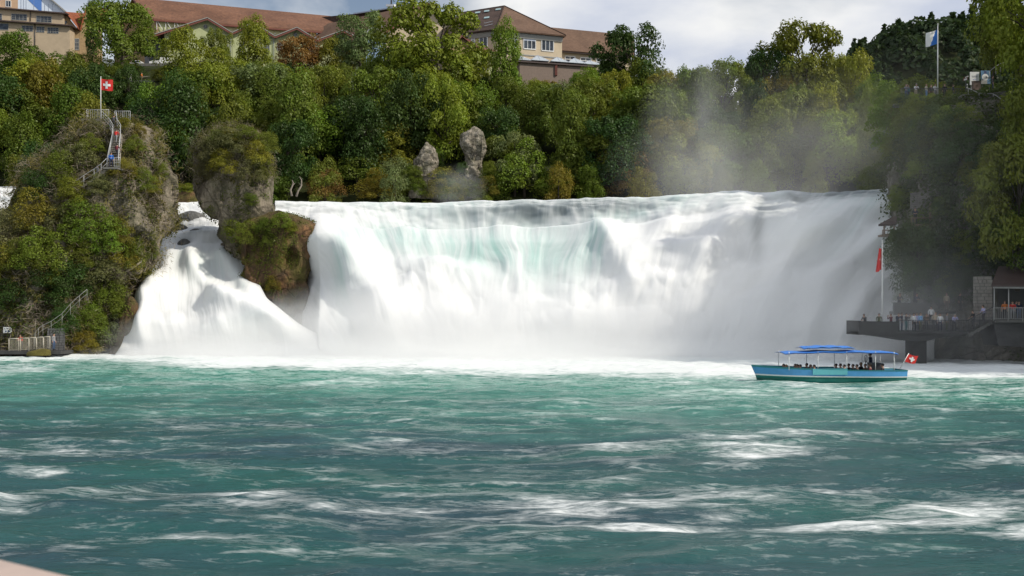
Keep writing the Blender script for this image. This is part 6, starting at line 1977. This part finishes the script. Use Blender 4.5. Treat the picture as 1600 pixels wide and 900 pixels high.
person(at(1538, 506, 93.9), 'climb', 'lavender', 'dark grey', 'person in lavender going up the steps to the pavilion', None, rz=R(-80), hair='dark')
person(at(1522, 514, 94.0), 'climb', 'black', 'dark grey', 'person in black on the lowest steps to the pavilion', None, rz=R(-80), hair='brown')
for px, y, tp, lg, lab in ((1570, 94.6, 'orange', 'black', 'person in orange red beside the white post of the pavilion'), (1582, 93.9, 'red', 'grey', 'person in red close behind the pavilion railing'), (1592, 94.2, 'navy', 'denim', 'person in navy at the pavilion railing')):
    person(floor_pt(px, y, zpv), 'rail' if px > 1580 else 'stand', tp, lg, lab, 'visitors in the pavilion', rz=R(-25))
person(floor_pt(1588, 95.6, zpv), 'stand', 'teal', 'black', 'person in teal further back inside the pavilion', 'visitors in the pavilion', rz=R(20))

# ---------------------------------------------------------------- lookout on top of the cliff
YT = 122.0
zt = float(at(0, 152, YT).z)
lk = thing('lookout_terrace', 'paved lookout terrace on the cliff top round the tall flagpole', 'terrace', floor_pt(1462, YT + 2, zt))
rel(MB().box(floor_pt(1462, YT + 2.0, zt - .2), (8.7, 4.6, .4)), Vector(lk.location)).build('slab', M_CONC, lk)
for i, px in enumerate(range(1402, 1516, 9)):
    bush(floor_pt(px, YT - 1.6 - .5 * (i % 2), zt - 1.25 - .25 * (i % 3)), 1.9 + .3 * (i % 3), 1.75, ['mid green', 'dark green', 'olive'][i % 3], sink=.1)
railing('railing', 'thin steel railing along the edge of the cliff top lookout', [floor_pt(p, YT - .2, zt) for p in (1408, 1425, 1442, 1459, 1476, 1493, 1511)], 1.0, M_DSTEEL, bars=.16, mid=0, r=.025)
flag('flagpole', 'tall white pole with blue and white flag on the cliff top', floor_pt(1465.3, YT, zt), 38, 1465.3, YT, cantonal, .09)
for px, y, ps, tp, lg, hr, rz, lab in ((1416, .8, 'photo', 'grey', 'denim', 'brown', 0, 'person in grey taking a photo at the railing end of the lookout'), (1419.5, 1.3, 'stand', 'teal', 'navy', 'dark', 30, 'person in teal just behind the lookout photographer'), (1431, .5, 'rail', 'white', 'beige', 'grey', 0, 'person in white jacket leaning on the lookout railing'),
                                     (1447.5, .7, 'stand', 'cream', 'light blue', 'fair', 40, 'person in cream and pale blue near the cliff top flagpole'), (1455, 1.1, 'stand', 'dark grey', 'brown', 'brown', -10, 'person in dark grey between pale visitors by the flagpole'), (1461, .6, 'lean', 'white', 'grey', 'dark', 20, 'person in white right beside the cliff top flagpole'),
                                     (1476, .6, 'stand', 'black', 'black', 'brown', 0, 'person in black on the far side of the cliff top flagpole'), (1489.5, .9, 'stand', 'navy', 'dark grey', 'brown', 60, 'person in navy walking towards the signs on the lookout')):
    person(floor_pt(px, YT + y, zt), ps, tp, lg, lab, 'visitors on the cliff top lookout', rz=R(rz), hair=hr)
YS = 117.0
sg = thing('sign_board', 'white information board with grey lines of print on the cliff top', 'sign', at(1523, 140, YS))
Ls = Vector(sg.location)
def qd(x0, y0, x1, y1, y, dpt): return MB().poly([at(x0, y1, y), at(x1, y1, y), at(x1, y0, y), at(x0, y0, y)], (0, dpt, 0))
rel(qd(1515.8, 112.3, 1530, 132.5, YS, .08), Ls).build('board', M_WHITE, sg)
for x in (1517.5, 1528.5): rel(MB().beam(at(x, 132, YS + .04), at(x, 143, YS + .04), .07), Ls).build('leg', M_STEEL, sg)
M_GPR = paint('grey_print', (.28, .30, .33), .7, .1); M_BPR = paint('blue_print', (.10, .16, .40), .7, .1)
for x0, x1, y0, y1, m_ in ((1518, 1521, 118.5, 119.2, M_GPR), (1521.5, 1524.2, 118.4, 119.2, M_GPR), (1524.8, 1527.6, 118.5, 119.2, M_GPR), (1519, 1522.6, 119.9, 120.6, M_GPR), (1523.1, 1527, 119.8, 120.6, M_GPR), (1522.6, 1523.4, 122.2, 122.8, M_GPR), (1520, 1523.6, 124.2, 124.9, M_BPR), (1523.9, 1525.6, 124.2, 124.9, M_BPR)):
    rel(qd(x0, y0, x1, y1, YS - .004, -.008), Ls).build('print_line', m_, sg)
bx = thing('brown_box', 'brown cabinet standing in front of the white information board', 'cabinet', at(1525.5, 141, YS - .8))
rel(MB().box(at(1525.5, 134.3, YS - .8), (.8, .55, 1.02)).box(at(1525.5, 127.2, YS - .8) , (.9, .65, .06), rx=.12), Vector(bx.location)).build('body', paint('brown_metal', (.13, .085, .065), .6, .15), bx)
ps_ = thing('poster', 'blue and grey poster with white disc and arrow pointing right', 'poster', at(1540, 131, YS - .2))
Lq = Vector(ps_.location)
rel(qd(1533, 110.3, 1547.6, 131, YS - .2, .06), Lq).build('panel', paint('poster_blue', (.10, .22, .36), .5, .6, 1.4), ps_)
rel(qd(1533, 124, 1542.5, 131, YS - .205, -.006), Lq).build('grey_field', paint('poster_grey', (.30, .30, .28), .6, .3, 4), ps_)
rel(qd(1537.8, 111, 1541.5, 117, YS - .205, -.006), Lq).build('dark_figure', M_INK, ps_)
ctr = at(1539.4, 120.5, YS - .212)
rel(MB().poly([ctr + Vector((math.cos(t) * .375, 0, math.sin(t) * .375)) for t in np.linspace(0, 6.283, 20, endpoint=False)], (0, -.008, 0)), Lq).build('disc', M_WHITE, ps_)
rel(MB().poly([ctr + Vector(p) for p in ((-.22, -.012, -.022), (.12, -.012, -.022), (.12, -.012, .022), (-.22, -.012, .022))], (0, -.006, 0)).poly([ctr + Vector(p) for p in ((.07, -.018, -.13), (.24, -.018, 0), (.07, -.018, .13), (.03, -.018, .09), (.13, -.018, 0), (.03, -.018, -.09))], (0, -.006, 0)), Lq).build('arrow', paint('black_print', (.02, .02, .02), .6, .05), ps_)
for x in (1535, 1546): rel(MB().beam(at(x, 131, YS - .15), at(x, 143, YS - .15), .06), Lq).build('leg', M_DSTEEL, ps_)
rs = thing('sign', 'small red sign with two tilted white panels beside the information board', 'sign', at(1509, 142, YS + .3))
Lr = Vector(rs.location)
rel(MB().beam(at(1509, 143, YS + .35), at(1509, 120, YS + .35), .07), Lr).build('post', M_DSTEEL, rs)
rel(MB().poly([at(1504.5, 126.5, YS + .3), at(1512.5, 124.5, YS + .3), at(1513, 117.8, YS + .3), at(1505, 121.5, YS + .3)], (0, .04, 0)), Lr).build('panel', M_REDTRIM, rs)
rel(MB().poly([at(1506, 126, YS + .29), at(1511, 124.8, YS + .29), at(1511, 122, YS + .29), at(1506, 123.4, YS + .29)], (0, -.01, 0)), Lr).build('white_panel', M_WHITE, rs)
rel(MB().poly([at(1508, 121.8, YS + .29), at(1513, 120, YS + .29), at(1513, 118.2, YS + .29), at(1508, 120.4, YS + .29)], (0, -.01, 0)), Lr).build('white_panel', M_WHITE, rs)
bl = thing('bollard', 'black and white striped marker post at the head of the cliff steps', 'post', at(1511.3, 140, YS - 1.2))
for i in range(4): rel(MB().tube([at(1511.3, 140 - 2.2 * i, YS - 1.2), at(1511.3, 137.8 - 2.2 * i, YS - 1.2)], .055, 8), Vector(bl.location)).build('band', M_WHITE if i % 2 else M_DSTEEL, bl)
rl = [at(1513, 147, 115), at(1530, 155, 113.5), at(1552, 156, 112.5), at(1568, 167, 111), at(1588, 181, 110), at(1604, 182, 109.5)]
railing('handrail', 'grey handrail zigzagging down the cliff steps below the signs', rl, .66, M_GREYTRIM, mid=0, r=.04)
stw = thing('steps', 'stone steps descending beside the retaining wall on the cliff', 'steps', rl[2])
for i in range(16):
    q = along(rl, i / 15)
    rel(MB().box(q + Vector((0, .7, -.15)), (1.1, 1.3, .3)), Vector(stw.location)).build('step', M_CONC, stw)
rwy = 113.2
stone_wall('retaining_wall', 'dark retaining wall above the cliff steps, topped by a pale coping', XY(1528, 114.6), XY(1640, 110.5), float(at(0, 182, 112).z), float(at(0, 142.5, 113).z), 1.0, 14, paint('dim_wall_stone', (.15, .145, .135), .95, .35, 1.2, bump=.3))
person(at(1596, 186, 110.4), 'climb', 'red', 'dark grey', 'person in red on the cliff steps below the retaining wall', None, rz=R(-60), hair='dark')
person(at(1551, 142.5, 116.2), 'stand', 'dark grey', 'navy', 'person in dark clothes beside the poster with the arrow', None, rz=R(60), hair='dark')
railing('handrail', 'pale handrail climbing under the trees behind the poster', [at(1546, 122, 116), at(1556, 114, 116), at(1563, 110, 116), at(1584, 104, 116)], .75, M_GREYTRIM, mid=0, r=.04)


# ---------------------------------------------------------------- the boat
def boat():
    Y, L, B = 71.5, 10.6, 2.7
    c = Vector((XY(1291, Y)[0], Y, 0))
    o = thing('passenger_boat', 'long blue and turquoise passenger boat with blue canopies full of people', 'boat', c)
    o.rotation_euler.z = R(2)
    M_TEAL = paint('turquoise_hull', (.012, .18, .15), .4, .1); M_BB = paint('blue_hull', (.08, .30, .58), .4, .1); M_CAN = paint('blue_canopy', (.04, .20, .62), .6, .15)
    ns = 22
    def sec(t):      # t 0 bow (towards -x) .. 1 stern
        x = -L / 2 + L * t
        w = B / 2 * (math.sin(min(1, t / .42) * math.pi / 2) ** .75) * (1 - .18 * max(0, (t - .75) / .25) ** 2)
        sheer = .92 + .30 * (1 - t) ** 2.2 - .03 * t
        return x, max(w, .04), sheer
    lev = [(-.35, .55), (0.0, .80), (.30, .90), (.34, .915), (.62, .97), (1.0, 1.0)]
    def strip(name, l0, l1, mat, out=0.0):
        m = MB()
        for s in (-1, 1):
            vs = []
            for i in range(ns + 1):
                x, w, sh = sec(i / ns)
                rake = .55 * (1 - i / ns) ** 6
                for l, k in (l0, l1):
                    z = l * sh if l > 0 else l
                    vs.append((x + rake * (1 - max(l, 0)), s * (w * k + out), z))
            fs = [(2 * i, 2 * i + 2, 2 * i + 3, 2 * i + 1) for i in range(ns)]
            m.add(vs, fs, True)
        x, w, sh = sec(1)
        a, b = l0, l1
        m.add([(x, -w * a[1], a[0] * sh if a[0] > 0 else a[0]), (x, w * a[1], a[0] * sh if a[0] > 0 else a[0]), (x, w * b[1], b[0] * sh), (x, -w * b[1], b[0] * sh)], [(0, 1, 2, 3)])
        return m.build(name, mat, o)
    strip('hull', (-.35, .55), (.42, .92), M_TEAL)
    strip('stripe', (.42, .925), (.50, .945), M_WHITE, .012)
    strip('upper_hull', (.50, .94), (.90, .99), M_BB)
    strip('gunwale', (.90, .99), (1.0, 1.02), paint('teal_gunwale', (.03, .22, .24), .45, .1), .02)
    fl = MB()
    vs = []
    for i in range(ns + 1):
        x, w, sh = sec(i / ns); vs += [(x, -w * .9, .30), (x, w * .9, .30)]
    fl.add(vs, [(2 * i, 2 * i + 1, 2 * i + 3, 2 * i + 2) for i in range(ns)])
    fl.build('floor', M_WOOD, o)
    MB().poly([(-L / 2 + .1, 0, 1.17), (-L / 2 + 1.5, -.78, 1.02), (-L / 2 + 1.5, .78, 1.02)], (0, 0, .05)).build('foredeck', M_WOOD, o)
    M_GRW = paint('turquoise_panel', (.10, .38, .42), .45, .1)
    for s in (-1, 1): MB().box((-.2, s * 1.36, .80), (2.4, .04, .42)).build('side_panel', M_GRW, o)
    for x in (-2.9, -2.0, -1.1, 1.0, 1.9, 2.8, 3.7):
        bw = 1.3 if x < -2.5 else 1.8 if x < -1.5 else 2.1
        MB().box((x, 0, .42), (.38, bw, .06)).box((x + .18, 0, .60), (.05, bw, .36)).build('bench', M_WOOD, o)
    def canopy(x0, x1, z, w, mat, name):
        m, n = MB(), 8
        vs = []
        for i in range(13):
            x = x0 + (x1 - x0) * i / 12
            for j in range(n + 1):
                y = -w + 2 * w * j / n
                vs.append((x, y, z + .10 * math.cos(j / n * math.pi - math.pi / 2) - .10 * (abs(2 * i / 12 - 1) ** 3) + .025 * math.sin(i * 1.9)))
        q = [(i * (n + 1) + j, i * (n + 1) + j + 1, (i + 1) * (n + 1) + j + 1, (i + 1) * (n + 1) + j) for i in range(12) for j in range(n)]
        m.add(vs, q, True)
        k = len(vs)
        m.add([(a, b, c_ - .05) for a, b, c_ in vs], q, True)
        edge = lambda js: None
        e = m.build(name, mat, o)
        return e
    canopy(-3.3, 4.6, 2.12, 1.35, M_CAN, 'canopy')
    canopy(-1.9, 1.7, 2.46, 1.05, M_CAN, 'upper_canopy')
    MB().box((-.2, 0, 2.38), (2.6, 1.9, .10)).build('canopy_frame', M_WHITE, o)
    for x in (-3.0, -1.0, 1.0, 3.0, 4.3):
        for s in (-1, 1):
            MB().tube([(x, s * 1.22, .9), (x, s * 1.22, 2.16)], .025, 6).build('canopy_post', M_WHITE, o)
    MB().box((3.4, 0, 1.0), (.7, .8, .7)).build('engine_box', M_DARKGREY, o)
    MB().tube([(2.8, 0, 1.3), (2.8, 0, 1.72)], .03, 6).tube([(2.8, .26 * math.cos(t), 1.62 + .26 * math.sin(t)) for t in np.linspace(0, 6.283, 11)], .02, 5, cap=False).build('steering_wheel', M_DSTEEL, o)
    fp = MB().tube([(L / 2 - .1, 0, .9), (L / 2 + .55, 0, 2.0)], .025, 6).build('stern_flagstaff', M_WHITE, o)
    vs, q = cloth_sheet(lambda u, v: Vector((L / 2 + .5 + .75 * u - .22 * v, 0, 1.92 - .55 * v - .12 * u)), 8, 6, .08)
    MB().add(vs, q, True).build('stern_flag', M_FRED, fp)
    m = MB()
    for u0, u1, v0, v1 in ((.42, .58, .2, .8), (.26, .74, .4, .6)):
        for dy in (-.03, .03):
            vs, q = cloth_sheet(lambda u, v: Vector((L / 2 + .5 + .75 * (u0 + (u1 - u0) * u) - .22 * (v0 + (v1 - v0) * v), dy + .08 * math.sin((u0 + (u1 - u0) * u) * 7 + (v0 + (v1 - v0) * v) * 1.5) * (.2 + .8 * (u0 + (u1 - u0) * u)), 1.92 - .55 * (v0 + (v1 - v0) * v) - .12 * (u0 + (u1 - u0) * u) + .03 * math.sin((u0 + (u1 - u0) * u) * 6 + 1))), 3, 3, 0)
            m.add(vs, q, True)
    m.build('flag_cross', M_FWHITE, fp)
    rows = [(-2.9, 'bow end bench'), (-2.0, 'second bench from the bow'), (-1.1, 'third bench from the bow'), (1.0, 'first bench behind the side panel'), (1.9, 'second bench behind the side panel'), (2.8, 'third bench behind the side panel'), (3.7, 'stern bench')]
    rr = random.Random(4)
    cols = ['black', 'navy', 'maroon', 'dark grey', 'brown', 'black', 'olive', 'navy', 'red', 'dark grey']
    used = set()
    for x, where in rows:
        for y, side in ((-.78, 'nearest the camera'), (0.0, 'in the middle'), (.78, 'on the falls side')):
            c_ = rr.choice(cols)
            if (x == 3.7 or x < -2.5) and y == 0: continue
            y *= .38 if x < -2.5 else .72 if x < -1.5 else 1
            loc = Matrix.Rotation(R(2), 4, 'Z') @ Vector((x - .02, y + rr.uniform(-.08, .08), -.02 + .02)) + c
            person(loc, 'sit', c_, 'dark grey', f'boat passenger in {c_} {side} on the {where}', 'passengers seated in the boat', rz=R(-90 + rr.uniform(-25, 25)), hair=rr.choice(['dark', 'dark', 'brown', 'fair']), h=rr.uniform(1.65, 1.8))
    loc = Matrix.Rotation(R(2), 4, 'Z') @ Vector((3.25, .35, .30)) + c
    person(loc, 'stand', 'navy', 'black', 'boat pilot in navy standing at the wheel under the canopy', None, rz=R(-90), h=1.7)


boat()

# ---------------------------------------------------------------- wall beside the photographer
ed = [Vector((-.9325, 1.865, 4.55)), Vector((-.737, 1.735, 4.55))]
dv = (ed[1] - ed[0]).normalized()
pr_ = Vector((-dv.y, dv.x, 0))
pr_ = pr_ if pr_.y < 0 else -pr_
a, b = ed[0] - dv * 3, ed[1] + dv * 2.2
wl_ = thing('parapet', 'blurred pinkish sandstone parapet close to the camera', 'wall', (a.x, a.y, 3.4))
rel(MB().poly([a, b, b + pr_ * .38, a + pr_ * .38], (0, 0, -.10)), Vector(wl_.location)).build('coping', paint('pink_sandstone', (.46, .36, .31), .9, .12, 4, bump=.1), wl_, bevel=.01)
a2, b2 = a + pr_ * .04 - Vector((0, 0, .1)), b + pr_ * .04 - Vector((0, 0, .1))
rel(MB().poly([a2, b2, b2 + pr_ * .3, a2 + pr_ * .3], (0, 0, -6.0)), Vector(wl_.location)).build('wall', paint('pink_sandstone', (.46, .36, .31)), wl_)


# ================================================================== labels of trees and shrubs
ORD = ['first', 'second', 'third', 'fourth', 'fifth', 'sixth', 'seventh', 'eighth', 'ninth', 'tenth', 'eleventh', 'twelfth', 'thirteenth', 'fourteenth', 'fifteenth', 'sixteenth', 'seventeenth', 'eighteenth', 'nineteenth', 'twentieth']
ZONES = [(-1e9, 110, 'below the cream factory'), (110, 215, 'behind the flag rock'), (215, 300, 'above the rock gap'), (300, 430, 'behind the mushroom rock'), (430, 560, 'below the green annex'), (560, 640, 'under the dark workshop'),
         (640, 790, 'near the limestone crag'), (790, 930, 'below the cream villa'), (930, 1060, 'before the mist plume'), (1060, 1180, 'behind the mist plume'), (1180, 1300, 'in the misty wood'), (1300, 1420, 'close to the cliff'), (1420, 1e9, 'on the cliff')]
SHAPE = {'round': 'round', 'oak': 'spreading', 'tall': 'slender', 'loose': 'airy', 'bush': 'bushy'}
bpy.context.view_layer.update()
by = {}
for r_, col, kind in TREES:
    x, y, z = r_.location
    px = 800 + x / y * FPX
    zone = next(n for a, b, n in ZONES if a <= px < b)
    row = '' if zone == 'on the cliff' else ("at the river's edge" if y < 162 else 'low on the slope' if y < 175 else 'halfway up the slope' if y < 195 else 'high on the slope')
    hgt = r_.scale[2]
    size = 'small' if hgt < 7.5 else 'tall' if hgt > 13 else 'medium'
    by.setdefault(f'{size} {col} {SHAPE[kind]} tree {row} {zone}'.replace('  ', ' '), []).append((px, r_))
for lab, items in by.items():
    items.sort(key=lambda t: t[0])
    for i, (px, r_) in enumerate(items):
        r_['label'] = lab if len(items) == 1 else lab + f', {ORD[i]} from factory'
        r_['group'] = 'trees on the wooded slope' if 'slope' in lab or 'river' in lab else 'trees on the cliff'
byb = {}
for o, col in BUSHES:
    x, y, z = o.location
    px, py = 800 + x / y * FPX, HORIZ - (z - EYE) / y * FPX
    if px < 290 and y < 140: place = 'on the flag rock'
    elif y > 155: place = 'at the limestone crags'
    elif y > 140: place = 'on the grassy islet'
    elif px < 520: place = 'on the mushroom rock' if y > 128.5 else 'round the mossy boulder'
    else: place = 'on the cliff face'
    band = 'near the top' if py < 240 else 'high up' if py < 320 else 'at mid height' if py < 400 else 'low down' if py < 480 else 'just above the water'
    size = 'small' if o.scale[0] < 2.2 else 'large' if o.scale[0] > 3.6 else 'medium'
    byb.setdefault((size, col, band, place), []).append((px, o))
for (size, col, band, place), items in byb.items():
    items.sort(key=lambda t: t[0])
    for i, (px, o) in enumerate(items):
        lab = f'{size} {col} shrub {band} {place}'
        if len(items) > 1: lab += f', {ORD[i]} towards the falls' if place != 'on the cliff face' else f', {ORD[i]} from the falls'
        tag(o, lab, 'shrub', 'shrubs ' + place)
for o in list(bpy.data.objects):
    if '_px' in o.keys(): del o['_px']
